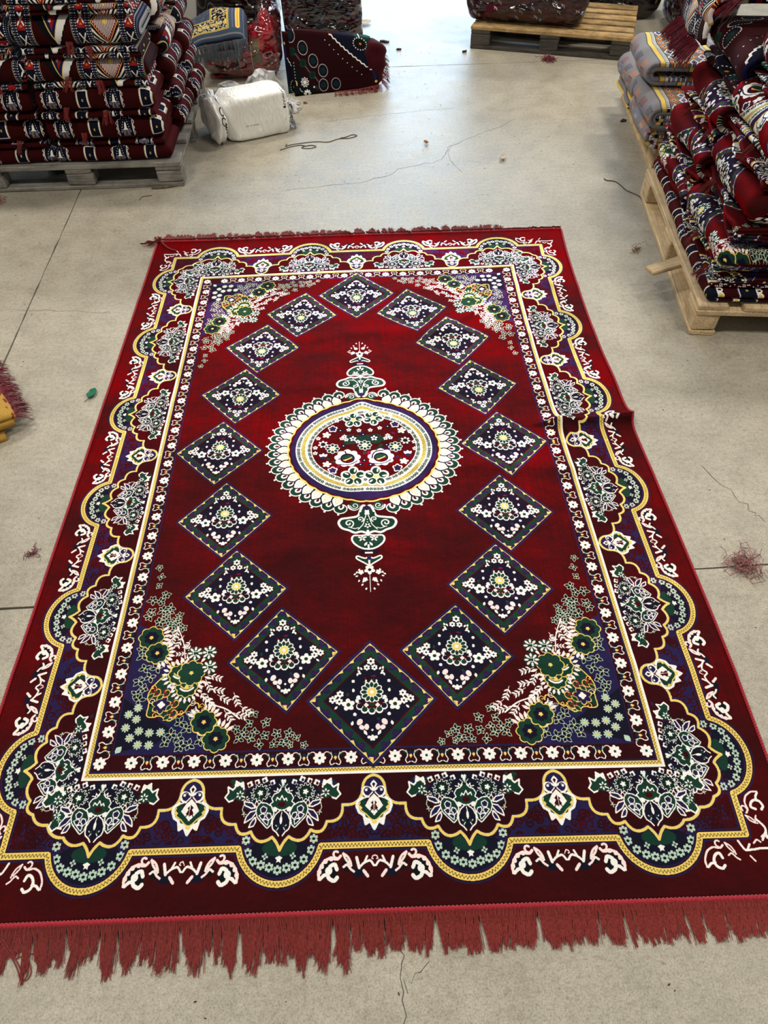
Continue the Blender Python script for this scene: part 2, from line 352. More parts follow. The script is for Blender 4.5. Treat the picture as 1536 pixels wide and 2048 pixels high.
def scroll_band(m):
    for s in m.both():
        s.disc(100,208,19,BLACK,18); s.disc(60,200,14,BLACK,13); s.disc(36,215,16,DNAVY,9)
        s.line(smooth(PD['sc_o']),6.5,PINK); s.line(smooth(PD['sc_curl']),5,PINK)
        for p in ((98,186),(111,191),(119,201),(124,212)): s.disc(*p,5.5,PINK)
        s.line(smooth(PD['sc_c']),8.5,WHITE); s.line(PD['sc_c2'],7.5,WHITE); s.disc(103,210,8,WHITE)
        for k in ('l1','l2','l3'): s.line(smooth(PD['sc_'+k]),5.2,PINK)
        s.line(PD['sc_v1'],7,WHITE); s.line(PD['sc_v2'],5,WHITE); s.line(smooth(PD['sc_v3']),5,WHITE); s.line(PD['sc_p'],7,PINK)
    m.line(PD['sc_t']+[(-4,189)],2.6,PINK); m.disc(0,189,3,RED)

SCAL = [((0,165),(19,137),-2),((19,137),(69,124),15),((69,124),(106,107),13),((106,107),(142,71),15),((142,71),(190,29),18),((190,29),(216,4),-6)]
def scallop_half():
    return np.vstack([bow(p,q,s)[:-1] for p,q,s in SCAL]+[[(216,4)]])

def lobe_ornament(m):
    for x,y in ((-77,143),(-72,166),(-56,185),(-37,196),(-18,201),(2,205),(21,199),(40,194),(59,186),(72,168),(78,142)):
        m.petals(x,y,3,10.5,6,3.2,LGRN)
    for x in (-31,32): m.petals(x,177,1.5,7.5,4,2.6,LGRN,.2)
    m.poly([(-8,180),(0,176),(9,180),(5,185),(6,190),(1,188),(-4,191),(-4,185)],WHITE)

def lozenge(cv, cx, cy, tilt, up, hx=160, hy=166, s=1.0):
    c, d = math.cos(tilt), math.sin(tilt)
    m = At(cv, (cx,cy), (c*s,d*s), (-d*up*s,c*up*s))
    R = lambda k: [(0,hy*k),(hx*k,0),(0,-hy*k),(-hx*k,0)]
    m.poly(R(1.0),NAVY); m.poly(R(.86),GREEN)
    for q in range(4):
        p0, p1 = np.array(R(.93)[q]), np.array(R(.93)[(q+1)%4]); e = (p1-p0)/np.hypot(*(p1-p0)); n = np.array([e[1],-e[0]])
        n = -n if n@(p0+p1) > 0 else n
        m.line([p0,p1],1.6,YEL)
        for f in (.13,.32,.5,.68,.87):
            b = p0+(p1-p0)*f
            m.poly([b-e*11,b+n*7+e*2,b+e*7],YEL); m.disc(*(b+n*11+e*20),8,NAVY); m.line(curl(*(b+n*9+e*20),6,0,1),1.1,PURP)
        m.poly([p0*1.0,p0+e*18+n*3,p0+n*11+e*9],YEL); m.poly([p0,p0-np.array([e[0]*-1 if q%2 else e[0],e[1]])*0+n*12,p0+n*3+e*2],YEL)
    m.poly(R(.73),RED); m.poly(R(.70),DNAVY); 
    rg = np.random.RandomState(7)
    for k in range(46):
        x,y = rg.uniform(-110,110),rg.uniform(-110,110)
        if abs(x)+abs(y)<95: m.disc(x,y,rg.uniform(3,7),(MAR,GREEN,NAVY,PURP)[k%4],rg.uniform(2,6))
    m.flower(1,108,11,6,WHITE); m.disc(1,108,3.5,DNAVY)
    for s in m.both():
        s.flower(10,90,9,6,WHITE); s.disc(10,90,2.5,DNAVY)
        for x,y,a in ((22,83,.6),(27,76,.8),(31,84,.2),(36,66,-.3),(24,72,1.2)): s.leaf(x,y,10,a,3,WHITE)
        s.disc(46,52,4.4,WHITE); s.disc(46,27,3.6,WHITE,5); s.disc(43,-37,4.5,WHITE)
        for x,y,a in ((28,12,2),(34,6,2.6),(38,4,3.4),(27,2,.9)): s.leaf(x,y,13,a,4.4,WHITE)
        s.flower(59,-11,17,5,WHITE,.1,.38); s.disc(59,-11,5,GREEN)
        for x,y in ((80,18),(99,3),(82,-2)): s.flower(x,y,10,6,WHITE); s.disc(x,y,2.6,DNAVY)
        s.disc(91,12,4,WHITE); s.leaf(86,-14,12,2.4,3,WHITE)
        s.disc(31,-57,7,PINK,9,.6); s.disc(26,-71,7,PINK,6,.4); s.disc(14,-70,6,PINK,8); s.leaf(48,-54,13,2.9,4,WHITE)
        s.leaf(22,-77,17,3.7,4,WHITE); s.disc(9,-96,4,WHITE); s.flower(0,-98,8,5,WHITE)
    m.disc(0,-78,3,WHITE)
    m.flower(1,22,30,12,WHITE,0,.14); m.petals(1,22,13,27,12,4.6,GREEN); m.flower(1,22,13,8,YEL,0,.2); m.flower(1,22,6,6,WHITE)
    for x in (-13,1,14): m.disc(x,52,2.6,PINK,4)
    for x,y in ((-30,-16),(-18,-26),(0,-29),(19,-26),(31,-16)): m.disc(x,y,9.5,WHITE); 
    for x,y in ((-30,-15),(-18,-24),(0,-27),(19,-24),(31,-15)): m.disc(x,y,7,GREEN if abs(x)<25 else DNAVY)
    m.poly([(-30,-6),(30,-6),(20,-18),(0,-21),(-20,-18)],RED); m.poly([(-12,-8),(13,-8),(0,-18)],GREEN)
    for x in (-14,15): m.flower(x,-13,6,4,PINK)

def leafcluster(m, x, y, r, seed, c=LGRN, f=BLACK):
    rg = np.random.RandomState(seed); a0 = rg.uniform(0,6.28); n = rg.randint(4,6)
    for k in range(n): m.leaf(x,y,r*rg.uniform(.8,1.15),a0+k*6.283/n+rg.uniform(-.3,.3),r*.3,f,c,1.5)
    m.disc(x,y,1.6,YEL)
def sprig(m, x, y, r, ang, c=WHITE):
    d = np.array([math.sin(ang),math.cos(ang)])
    m.line([(x-d[0]*r,y-d[1]*r),(x+d[0]*r,y+d[1]*r)],1.6,c)
    for f in (-.5,.1,.6):
        for sg in (-1,1): m.leaf(x+d[0]*r*f,y+d[1]*r*f,r*.75,ang+sg*.75,r*.13,c)

def spandrel(m):
    """Corner filling; m maps (u from the middle, depth towards the near edge) of one field corner."""
    z = PD['navyzone']; m.poly([(643,679)]+z[1:]+[(406,1043),(643,1043)],NAVY)
    m.poly([(643,900),(600,930),(560,945),(540,965),(500,990),(540,1020),(643,1043)],DNAVY)
    for i,p in enumerate(PD['leafs']): leafcluster(m,*p,14 if i>2 else 11,i)
    for i,p in enumerate(PD['leafsH']): leafcluster(m,*p,17 if i>2 else 13,40+i)
    for i in range(9):
        f = i/8; leafcluster(m, 565-30*f+22*math.sin(i*2.4), 640+60*f, 14, 80+i)
    for i,p in enumerate(PD['sprays']): sprig(m,*p,19,-.9+.5*math.sin(i*1.7))
    for i,p in enumerate(PD['spraysH']): sprig(m,*p,19,.4*math.sin(i*1.7))
    m.line(smooth(PD['sprayline']),4,WHITE); m.line(smooth([(535,690),(512,740),(500,790)]),3,WHITE)
    for i,p in enumerate(((500,745),(512,775),(492,760),(478,800))): sprig(m,*p,14,.5+i)
    for i,p in enumerate(PD['nleafs']): leafcluster(m,*p,17,120+i,LGRN,DNAVY)
    fl = PD['bigfl']
    for (x,y),r in ((fl[0],38),(fl[1],36),(fl[2],40),(fl[3],36)):
        toc = math.atan2(400-x,780-y) if False else math.atan2(430-x,800-y)
        for k in range(9):
            a = toc+(k-4)*.27; m.leaf(x+r*.8*math.sin(a),y+r*.8*math.cos(a),r*.62,a,4.6,WHITE if k%2 else PINK)
    gl = smooth(PD['goldline'],4); m.poly(PD['goldline'],GREEN)
    for k,(x,y) in enumerate(PD['goldline'][1::2]): m.disc(x-4,y-4,11,(MAR,GREEN,RED,BLACK)[k%4]); m.line(curl(x-6,y-5,9,k,1.1),2,(YEL,PINK)[k%2])
    m.line(gl,3,YEL)
    for (x,y),r in ((fl[4],44),(fl[5],36),(fl[6],34)):
        for k in range(20):
            a = k*.314; m.leaf(x+r*.85*math.sin(a),y+r*.85*math.cos(a),r*.5,a,4,PINK if k%2 else WHITE)
    for i,(x,y) in enumerate([fl[6],fl[5],fl[4],fl[0],fl[1],fl[2],fl[3]]):
        r = (31,32,38,36,35,37,34)[i]
        m.flower(x,y,r,8,YEL,0,.16); m.flower(x,y,r-3,8,GREEN,0,.16); m.flower(x,y,r*.55,7,DNAVY if i>2 else GREEN,0,.2)
        if i<2: m.line(bow((x-16,y-4),(x+16,y-4),9),3,YEL); m.line(bow((x-18,y+2),(x+16,y+4),8),5,WHITE)
        m.flower(x,y,6,5,YEL)
    x,y = PD['corn'][0]; m.flower(x,y,26,7,YEL); m.flower(x,y,23,7,NAVY); m.flower(x,y,10,4,WHITE)
    for x,y in PD['corn'][1:]: m.line(curl(x,y,14,0,1.3),3,RED2); m.line(curl(x,y,16,1,.7),2,YEL); m.leaf(x+6,y+6,22,.8,6,GREEN,YEL)
    for x,y in PD['whitefl']:
        m.disc(x,y,21,GREEN); m.petals(x,y,8,20,8,3.4,PINK); m.line([(x-6,y-5),(x+6,y-5),(x+5,y+6),(x-5,y+5)],2,WHITE)
    for x,y in PD['stars']:
        m.petals(x,y,3,12,9,2.2,LGRN); m.disc(x,y,3.4,YEL)
    m.leaf(624,1026,22,.7,8,LGRN)

def rug_cloth():
    HW, HL = 955, 1400
    q = Cloth(0,-HL,HW,0)                               # near right quarter: u 0..HW, v -HL..0
    near = lambda u, k=1.0: At(q,(u,-1107),(1,0),(0,-k))
    side = lambda v: At(q,(706,v),(0,1),(.87,0))
    # outer lobed line
    def lobe(c, r=96, sag=74):
        half = math.sqrt(max(r*r-(r-sag)**2,1)); t0 = math.asin(min(1,half/r)); t = np.linspace(-t0,t0,25)
        return np.stack([c+r*np.sin(t), (r*np.cos(t)-(r-sag))],1)
    outer = [(0,-1266)]
    for c in (216,648): outer += [(x,-1266-y) for x,y in lobe(c)]
    outer += [(847,-1266)]
    for c in (-1080,-648,-216): outer += [(847+y*.87,x) for x,y in lobe(c)]
    outer += [(847,0)]
    q.poly(outer+[(0,0)],NAVY)
    rg = np.random.RandomState(3)
    for k in range(640):                                # dull red vines on the navy
        if k%2: u, v = rg.uniform(0,850), -rg.uniform(1180,1262)
        else: u, v = rg.uniform(765,845), -rg.uniform(0,1262)
        m = At(q,(u,v)); m.line(curl(0,0,rg.uniform(9,16),rg.uniform(0,6),1.2,1 if k%3 else -1,14),3.4,MAR if k%3 else RED)
    for c in (216,648): At(q,(c,-1290)).disc(0,0,86,DNAVY,44); near(c).disc(0,160,40,GREEN,18)
    for c in (-1080,-648,-216): At(q,(872,c)).disc(0,0,38,DNAVY,86); side(c).disc(0,160,40,GREEN,18)
    for c in (216,648): lobe_ornament(near(c))
    for c in (-1080,-648,-216): lobe_ornament(side(c))
    q.line(outer,25,NAVY); q.line(outer,18,MAR); q.line(outer,13.5,YEL)
    # scalloped inner line
    h = scallop_half(); sc = []
    for c in (216,648):
        L = [(c-d,-1107-b) for d,b in h[::-1]]; Rr = [(c+d,-1107-b) for d,b in h[1:]]
        sc += L+(Rr if c==216 else [])
    for p,qq,s in (((648,1272),(667,1244),2),((667,1244),(716,1231),-10),((716,1231),(760,1203),-9),((760,1203),(800,1180),-9),((800,1180),(815,1149),-10),((815,1149),(825,1099),-10),((825,1099),(849,1080),2)):
        sc += [(x,-y) for x,y in bow(p,qq,-s)]
    for c in (-1080,-648,-216):
        L = [(706+.87*b,c-d) for d,b in h[::-1]]; Rr = [(706+.87*b,c+d) for d,b in h[1:]]
        sc += Rr if c==-1080 else L+Rr
    q.poly(sc+[(0,0)],MAR)
    sc = np.array(sc); q.line(sc,10,NAVY); q.line(sc,6.6,YEL)
    for k in range(0,len(sc)-1):
        pass
    for k in range(260):
        c = (216,648)[k%2]; a = rg.uniform(-150,150); b = rg.uniform(8,100)
        near(c).disc(a*(1-b/160),b,rg.uniform(3,9),(NAVY,RED,GREEN)[k%3],rg.uniform(3,6))
        c = (-1080,-648,-216)[k%3]; side(c).disc(a*(1-b/160),b,rg.uniform(3,9),(NAVY,RED,GREEN)[k%3],rg.uniform(3,6))
    for m in [near(216),near(648),side(-216),side(-648),side(-1080)]: m.disc(0,45,88,DNAVY,42)
    for m in [near(0),near(432),side(0),side(-432),side(-864)]: cartouche(m)
    for m in [side(-216),side(-648),side(-1080),near(216),near(648)]: bouquet(m)
    for m in [near(0),near(432),side(0),side(-432),side(-864)]: scroll_band(m)
    # corner of the scroll band
    for m,k in ((near(864),0),(side(-1296),1)):
        s = m if k else m.flip()
        s.line(smooth(PD['sc_o']),4.6,PINK); s.line(smooth(PD['sc_curl']),4,PINK); s.line(smooth(PD['sc_c']),6.4,WHITE); s.line(PD['sc_c2'],5.5,WHITE)
        for kk in ('l1','l2','l3'): s.line(smooth(PD['sc_'+kk]),3.8,PINK)
    for P in ([(824,-1280),(836,-1301),(848,-1288)],[(836,-1301),(858,-1299),(876,-1297),(905,-1300)],[(880,-1233),(894,-1252),(893,-1270),(903,-1290)],[(893,-1262),(880,-1280)]): q.line(smooth(P),5,WHITE)
    for P in ([(858,-1286),(867,-1279),(874,-1284)],[(880,-1273),(888,-1268),(892,-1276)],[(842,-1313),(850,-1324)]): q.line(smooth(P),4,PINK)
    # straight frame
    q.poly([(0,-1107),(706,-1107),(706,0),(0,0)],WHITE); q.poly([(0,-1101),(700,-1101),(700,0),(0,0)],YEL)
    q.poly([(0,-1091),(691,-1091),(691,0),(0,0)],NAVY); q.poly([(0,-1086),(686,-1086),(686,0),(0,0)],MAR)
    q.poly([(0,-1048),(646,-1048),(646,0),(0,0)],NAVY); q.poly([(0,-1043),(642,-1043),(642,0),(0,0)],RED)
    q.line(outer,3,BROWN) if False else None
    def hatch(P, w, step, c):                            # the zig-zag woven into the yellow lines
        P = np.array(P); d = np.r_[0,np.cumsum(np.hypot(*np.diff(P,axis=0).T))]; s = np.arange(0,d[-1],step)
        X = np.interp(s,d,P[:,0]); Y = np.interp(s,d,P[:,1]); tx = np.gradient(X); ty = np.gradient(Y); l = np.hypot(tx,ty)+1e-9
        sg = np.where(np.arange(len(s))%2,1,-1)*w; q.line(np.stack([X-ty/l*sg,Y+tx/l*sg],1),1.2,c)
    hatch(outer,3.6,4,BROWN); hatch([(0,-1096),(695.5,-1096),(695.5,0)],2.4,4,BROWN)
    def bandflower(m):
        m.petals(0,0,4,16,8,4.4,WHITE); m.disc(0,0,5,WHITE); m.disc(0,0,3.4,GREEN)
    def bandpalm(m):
        m.disc(0,4,17,BLACK,18)
        for s in m.both():
            s.line(smooth([(2,14),(10,17),(13,9),(8,0),(10,-8),(20,-15),(27,-12),(28,-7)]),2.6,PINK); s.line([(10,-6),(18,-12)],3.4,GREEN); s.line([(11,-14),(8,-4)],2.2,LGRN)
            s.poly([(0,-6),(7,0),(10,9),(5,14),(0,9)],RED)
        m.poly([(0,-10),(4,0),(0,6),(-4,0)],YEL); m.disc(0,-8,5,NAVY,4)
    for k in range(9): bandflower(At(q,(54+77*k,-1067)))
    for k in range(8): bandpalm(At(q,(15.5+77*k,-1067),(1,0),(0,-1)))
    for k in range(1,14): bandflower(At(q,(665,-1067+78.75*k)))
    for k in range(14): bandpalm(At(q,(665,-1067+78.75*(k+.5)),(0,1),(1,0)))
    spandrel(At(q,(0,0),(1,0),(0,-1)))
    n = q.a
    half = np.vstack([n, n[::-1]]); full = Cloth(-HW,-HL,HW,HL); full.a[:] = np.hstack([half[:,::-1], half])
    for x,y,t in ((0,920,0),(233,792,.09),(383,580,.07),(445,299,.05),(494,3,.0)):
        for sx in (1,-1):
            for sy in (1,-1):
                if (x==0 and sx<0) or (y==3 and sy<0): continue
                lozenge(full, sx*x, -sy*y if y!=3 else 3, -t*sx*sy, sy, 156 if x else 168, 162 if x else 172, 1 if x else 1.02)
    medallion(full)
    return full

def medallion(cv):
    m = At(cv,(8,0)); th = np.linspace(0,2*np.pi,240,endpoint=False)
    def ring(ru, rv, tip=0, dent=0):
        e = np.exp(-(((th-np.pi/2)/.16)**2)); d = np.exp(-(((th-3*np.pi/2)/.2)**2))
        return np.stack([ru*np.cos(th), rv*np.sin(th)+tip*e+dent*d],1)
    N = 46
    for k in range(N):                                   # green outer petals with a bead, white inner petals
        a = 2*np.pi*(k+.5)/N
        if abs(abs(math.sin(a))) > .985: continue
        P = lambda r,da=0: (r*math.cos(a+da)*1.02, r*.93*math.sin(a+da))
        x,y = P(305); ang = math.atan2(x,y)
        m.disc(*P(332),4,WHITE); m.disc(*P(306),23,WHITE,21); m.disc(*P(306),19,GREEN,17); m.disc(*P(297),10,WHITE,12,-ang); m.disc(*P(296),4,RED,7,-ang)
    for k in range(N):
        a = 2*np.pi*k/N
        if abs(math.sin(a)) > .975: continue
        x,y = 277*math.cos(a), 277*.92*math.sin(a); ang = math.atan2(x,y)
        w = At(cv,(8+x,y),(math.cos(ang),-math.sin(ang)),(math.sin(ang),math.cos(ang)))
        w.disc(0,0,22,DNAVY,23); w.poly([(-14,18),(14,18),(0,32)],DNAVY)
        w.disc(0,0,17.5,WHITE,18); w.poly([(-12,14),(12,14),(0,27)],WHITE); w.line(bow((-9,-3),(9,-3),-14),2.6,YEL); w.line([(-9,-3),(0,14),(9,-3)],1.6,YEL); w.disc(0,-2,4.5,PINK,5)
    f = 1+.015*np.abs(np.sin(th*18))[:,None]
    m.poly(ring(262,240,12,-6)*f,YEL); m.poly(ring(256,234,12,-6)*f,RED); m.poly(ring(252,230,12,-6),NAVY)
    m.poly(ring(236,209,24,8),WHITE)
    for k in range(110):
        a = 2*np.pi*k/110; r = ring(226,199,22,8); i = int(k*240/110); x,y = r[i]
        m.petals(x,y,1,7,5,1.9,GREEN,k)
    m.poly(ring(216,189,22,10),YEL)
    for q in (213,209,205): 
        R_ = ring(q,q-27,20,11)[::2]; R_[::2] *= 1.012; m.line(R_,1.3,BROWN,True)
    m.line(ring(217,190,22,10),1.6,WHITE,True); m.poly(ring(203,176,18,12),WHITE)
    for k in range(96):
        r = ring(189,163,15,13); x,y = r[int(k*240/96)]; m.petals(x,y,1,7,5,1.9,GREEN,k)
    m.poly(ring(180,155,12,14),RED); m.poly(ring(177,152,12,14),RED)
    rg = np.random.RandomState(5)
    for k in range(60):
        a = rg.uniform(0,6.28); r = math.sqrt(rg.uniform(0,1))*140; m.leaf(r*math.cos(a),r*.85*math.sin(a),18,rg.uniform(0,6),5,(GREEN,NAVY,GREEN,PURP)[k%4])
    m.disc(0,48,70,GREEN,14); m.disc(-42,42,26,GREEN,24); m.disc(42,42,26,GREEN,24)
    def bigfl(x,y,r,n=5,rot=0):
        m.petals(x,y,r*.12,r*1.08,n,r*.44,WHITE,rot); m.petals(x,y,r*.25,r*.9,n,r*.3,GREEN,rot); m.petals(x+1,y,r*.45,r*.85,n,r*.08,WHITE,rot+.18); m.disc(x,y,r*.27,WHITE); m.disc(x,y,r*.2,YEL)
    for x,y,rot in ((-33,139,0),(38,146,.5)): bigfl(x,y,37,5,rot)
    for x,y in ((-39,-137),(37,-138)): bigfl(x,y,41,5)
    for sx in (-1,1):
        x,y = 57*sx,-50
        m.flower(x,y,46,9,WHITE,0,.16,44); m.line(bow((x-30,y-2),(x+8*sx,y+34),14*sx),4.5,DNAVY); m.line(bow((x-26,y-30),(x+32,y-14),-9),3.6,DNAVY)
        m.disc(x,y,25,DNAVY,24); m.disc(x,y+2,20,GREEN,15); m.disc(x,y-9,19,RED,9); m.poly([(x-17,y-8),(x-3,y-3),(x+4,y),(x+16,y+8),(x+14,y+2),(x+2,y-6),(x-8,y-12)],YEL)
    def med(x,y,r): m.flower(x,y,r,8,WHITE,0,.2); m.petals(x,y,r*.4,r*.9,8,r*.2,GREEN); m.flower(x,y,r*.45,7,WHITE); m.flower(x,y,r*.22,5,YEL)
    for x,y in ((4,11),(-108,0),(110,0)): med(x,y,25)
    for x,y in ((-36,47),(38,47)): m.disc(x,y,15,DNAVY); m.petals(x,y-2,3,13,5,4,WHITE)
    for x,y in ((-107,98),(115,110)): m.flower(x,y,18,5,WHITE,0,.3); m.flower(x,y,13,5,NAVY,0,.3)
    for x,y in ((-108,-107),(110,-104)): m.flower(x,y,18,5,WHITE,0,.3); m.flower(x,y,13,5,NAVY,0,.3)
    for x,y in ((-129,68),(136,78),(-128,-76),(134,-74)): m.flower(x,y,16,5,WHITE,.2,.5); m.disc(x,y,3,YEL)
    for x,y in ((-141,22),(146,28)): m.petals(x,y,5,18,7,4,WHITE); m.disc(x,y,8,DNAVY)
    for x,y in ((-140,-32),(150,-30)):
        for a in (-.8,0,.8): m.leaf(x,y-8,20,a,6,WHITE)
        m.disc(x,y-12,10,NAVY,7)
    for x,y in ((-75,48),(-66,58),(-60,42),(78,42),(86,56),(95,44),(-50,90),(-14,85),(26,85),(60,94),(-92,138),(102,160),(-158,52),(-168,6),(-168,-20),(165,70),(176,20),(176,-12),(-20,30)):
        m.petals(x,y,2,9,5,3.2,WHITE)
    for x,y in ((0,-62),(-14,-84),(20,-86),(0,64),(-70,12),(80,10),(-80,88),(88,100)): m.disc(x,y,9,DNAVY); m.disc(x,y,2.4,WHITE)
    # two pendants
    for sy in (-1,1):
        w = At(cv,(8,0),(1,0),(0,sy)); 
        for s in w.both():
            s.line(curl(38,262,20,0,1.3),8,WHITE); s.disc(38,262,17,GREEN); s.line(curl(38,262,14,0,1.3),3,WHITE)
        for s in w.both():
            s.outline(smooth([(0,268),(12,262),(20,280),(30,305),(60,312),(82,316),(90,332),(80,352),(58,362),(40,372),(20,368),(0,376)]),GREEN,8,WHITE)
            s.outline(smooth([(0,380),(20,384),(44,384),(50,398),(44,414),(30,428),(14,436),(0,438)]),GREEN,6,WHITE)
        w.poly([(-24,290),(24,290),(26,362),(-26,362)],GREEN); w.poly([(-40,386),(40,386),(30,420),(-30,420)],GREEN); w.poly([(-5,268),(5,268),(8,300),(-8,300)],WHITE)
        for s in w.both():
            s.line(curl(58,334,16,2,1.2),4.5,WHITE); s.line(curl(22,318,11,2,1.1),4,WHITE); s.line([(3,300),(14,340),(30,360)],3,WHITE); s.line([(60,348),(40,356),(28,352)],3,WHITE)
            s.petals(18,394,2,14,5,3,PINK,.6); s.leaf(14,428,22,-2.6,5,WHITE,BLACK)
            s.poly([(0,442),(34,442),(26,454),(0,456)],DNAVY); s.outline(smooth([(0,466),(14,470),(34,462),(38,470),(22,482),(10,490),(0,498)]),GREEN,5,WHITE)
            for x,y,a in ((28,508,.7),(36,516,.4),(34,532,1.2),(30,546,.5),(20,560,.6),(10,574,.4),(16,550,.9),(40,524,1)): s.leaf(x,y,10,a,3,WHITE)
            s.flower(26,520,9,5,WHITE); s.flower(14,546,8,5,WHITE)
        w.disc(0,468,6,NAVY,9); w.petals(0,345,3,11,5,3,WHITE); w.disc(0,330,2.5,WHITE); w.disc(0,320,2,WHITE); w.disc(0,272,9,NAVY,10)
        w.disc(0,535,30,BLACK,16) if False else None
        w.flower(0,512,17,5,WHITE,0,.4); w.disc(0,512,5,DNAVY); w.line([(0,530),(0,590)],1.4,WHITE); w.poly([(-12,448),(12,448),(12,454),(-12,454)],WHITE)
    for s in At(cv,(8,0)).both():
        pass
def kilim_cloth():
    cv = Cloth(0,0,470,320); cv.a[:] = RED
    for k in range(3):
        m = At(cv,(235,160*k-20),(.92,0),(0,1))           # big two-armed chevron on red
        m.poly([(-84,152),(-40,152),(4,60),(4,20)],BLACK); m.poly([(0,20),(0,66),(44,152),(94,152)],WHITE)
        m.poly([(-36,152),(44,152),(0,66)],NAVY); m.poly([(-16,152),(28,152),(0,96)],RED2); m.line([(0,64),(-40,152)],5,YEL); m.line([(0,64),(44,152)],3,YEL)
        for f in range(6): m.poly([(16+f*13,44+f*18),(23+f*13,58+f*18),(30+f*13,38+f*18)],BLACK)
        m.petals(-5,130,2,8,6,2,WHITE)
    for x in (76,136,334,394):                           # dotted navy bands
        m = At(cv,(x,0)); m.poly([(-13,0),(13,0),(13,320),(-13,320)],DNAVY)
        for y in range(4,320,9):
            for q in (-8,0,8): m.poly([(q-2,y),(q+2,y),(q+2,y+4),(q-2,y+4)],WHITE if q else LILAC)
        for q in (-14,14): m.line([(q,0),(q,320)],2,CREAM)
    for x in (106,364):                                  # crosses
        for y in (40,120,200,280):
            m = At(cv,(x,y)); m.poly([(-17,-40),(17,-40),(17,40),(-17,40)],DNAVY if y%160==40 else RED2)
            m.line([(-13,-22),(13,22)],6,WHITE); m.line([(-13,22),(13,-22)],6,WHITE); m.poly([(-7,-30),(7,-30),(0,-20)],ORA)
    cv.poly([(0,0),(62,0),(62,320),(0,320)],MAR); cv.poly([(408,0),(470,0),(470,320),(408,320)],MAR)
    for x0 in (0,470):                                   # pin-striped diamonds and outlined triangles
        for y in (20,180):
            for sg in (1,-1):
                m = At(cv,(x0,y),(sg,0),(0,1))
                m.poly([(62,-62),(62,62),(4,0)],WHITE); m.poly([(62,-50),(62,50),(14,0)],DNAVY); m.poly([(60,-36),(60,36),(24,0)],WHITE); m.poly([(59,-28),(59,28),(31,0)],MAR); m.poly([(57,-16),(57,16),(40,0)],BROWN)
        for y in (100,260,-60):
            m = At(cv,(x0,y)); m.poly([(0,-76),(62,0),(0,76),(-62,0)],RED2); m.poly([(0,-64),(53,0),(0,64),(-53,0)],MAR)
            for x in range(-50,52,7): h = 62*(1-abs(x)/53); m.line([(x,-h),(x,h)],3.6,PINK)
            m.petals(0,0,1,12,6,4,YEL)
            for q in ([(-62,0),(0,-76),(62,0)],[(-62,0),(0,76),(62,0)]): m.line(q,3,YEL)
    return cv

def mihrab_cloth():
    cv = Cloth(0,0,300,150); cv.a[:] = RED
    m = At(cv,(75,18),(.78,0),(0,.80))                    # stepped niche
    for s in m.both():
        P = [(0,118),(12,118),(12,104),(26,104),(26,86),(44,86),(44,0),(0,0)]; s.poly(P,DNAVY); s.line(P[:-1],3,WHITE)
        for y in (10,34,58): s.line(bow((46,y),(46,y+22),-9),3,WHITE); s.disc(50,y+11,3.5,YEL if y==34 else DNAVY)
        s.line(curl(9,128,8,4,1.1,1),3,WHITE)
        for y in range(28,112,11): s.disc(max(4,(112-y)*.33),y,2.2,WHITE)
        s.disc(27,28,4,LILAC,7)
        for x in (4,11,18): s.line([(x,0),(x+1,34)],1.8,PINK)
    m.poly([(-19,36),(-8,44),(-5,66),(0,74),(5,66),(8,44),(19,36)],WHITE)
    m = At(cv,(225,22),(.72,0),(0,.80)); m.poly([(-36,0),(36,0),(36,88),(-36,88)],WHITE); m.poly([(-29,4),(29,4),(29,82),(-29,82)],DNAVY)
    for x in (-20,0,20): m.disc(x,98,11,WHITE,16); m.disc(x,98,5,YEL if x else RED,9)
    for y in range(4,88,7):
        for x in (-38,38): m.disc(x,y,3.4,CREAM)
    m.disc(0,40,6,YEL); m.disc(2,40,3,DNAVY); m.line([(-36,-2),(36,-2)],4,LILAC)
    return cv

def dots_cloth():
    """Dark maroon prayer rug: bead-ringed ovals, green rosettes, stepped white line, navy corner."""
    cv = Cloth(0,0,560,360); cv.a[:] = MAR
    cv.poly([(300,360),(560,130),(560,360)],DNAVY)
    P = []
    for k in range(12): P += [(272+k*24,352-k*20),(272+k*24+14,352-k*20-2)]
    cv.poly(P+[(560,360)],DNAVY); cv.line(P,8,WHITE)
    m = At(cv,(0,0))
    for k in range(9): m.disc(240+k*27,318-k*25,3,PINK)
    m.poly([(430,360),(560,360),(560,300)],GREEN); m.disc(470,318,34,BLACK,30); m.poly([(462,318),(474,326),(482,316),(472,308)],ORA)
    for k in range(16): m.disc(470+44*math.cos(k*.39),316+38*math.sin(k*.39),4,WHITE)
    m.disc(538,66,9,YEL); m.poly([(520,180),(560,150),(560,60),(528,80)],NAVY)
    m.poly([(0,0),(170,0),(0,210)],BLACK)
    for x,y in ((12,330),(88,266),(150,198),(210,144),(206,58),(292,62)):
        m.disc(x,y,27,DNAVY,33); m.petals(x,y,4,20,8,3,GREEN)
        for k in range(26): m.disc(x+31*math.cos(k*.2417),y+37*math.sin(k*.2417),2.5,WHITE)
    for x,y in ((14,246),(80,184),(136,118)):
        m.flower(x,y,25,4,GREEN,.78,.2); m.petals(x,y,3,16,6,2.4,BLACK)
    for x,y in ((48,218),(106,152),(164,92)): m.line([(x-11,y+15),(x+11,y-15)],7,LGREY); m.line([(x-11,y+15),(x+11,y-15)],3.5,BLACK)
    m.petals(80,80,6,29,9,6,WHITE); m.petals(80,80,9,24,9,2.6,BLACK); m.disc(80,80,7,WHITE); m.petals(90,14,6,27,9,6,WHITE)
    for k in range(7): m.disc(18,90+16*k,2.8,PINK)
    m.disc(24,76,4,YEL,14); m.leaf(150,60,34,2.6,10,GREEN); m.disc(140,50,6,WHITE); m.line([(40,50),(48,34),(60,28)],3,WHITE)
    return cv

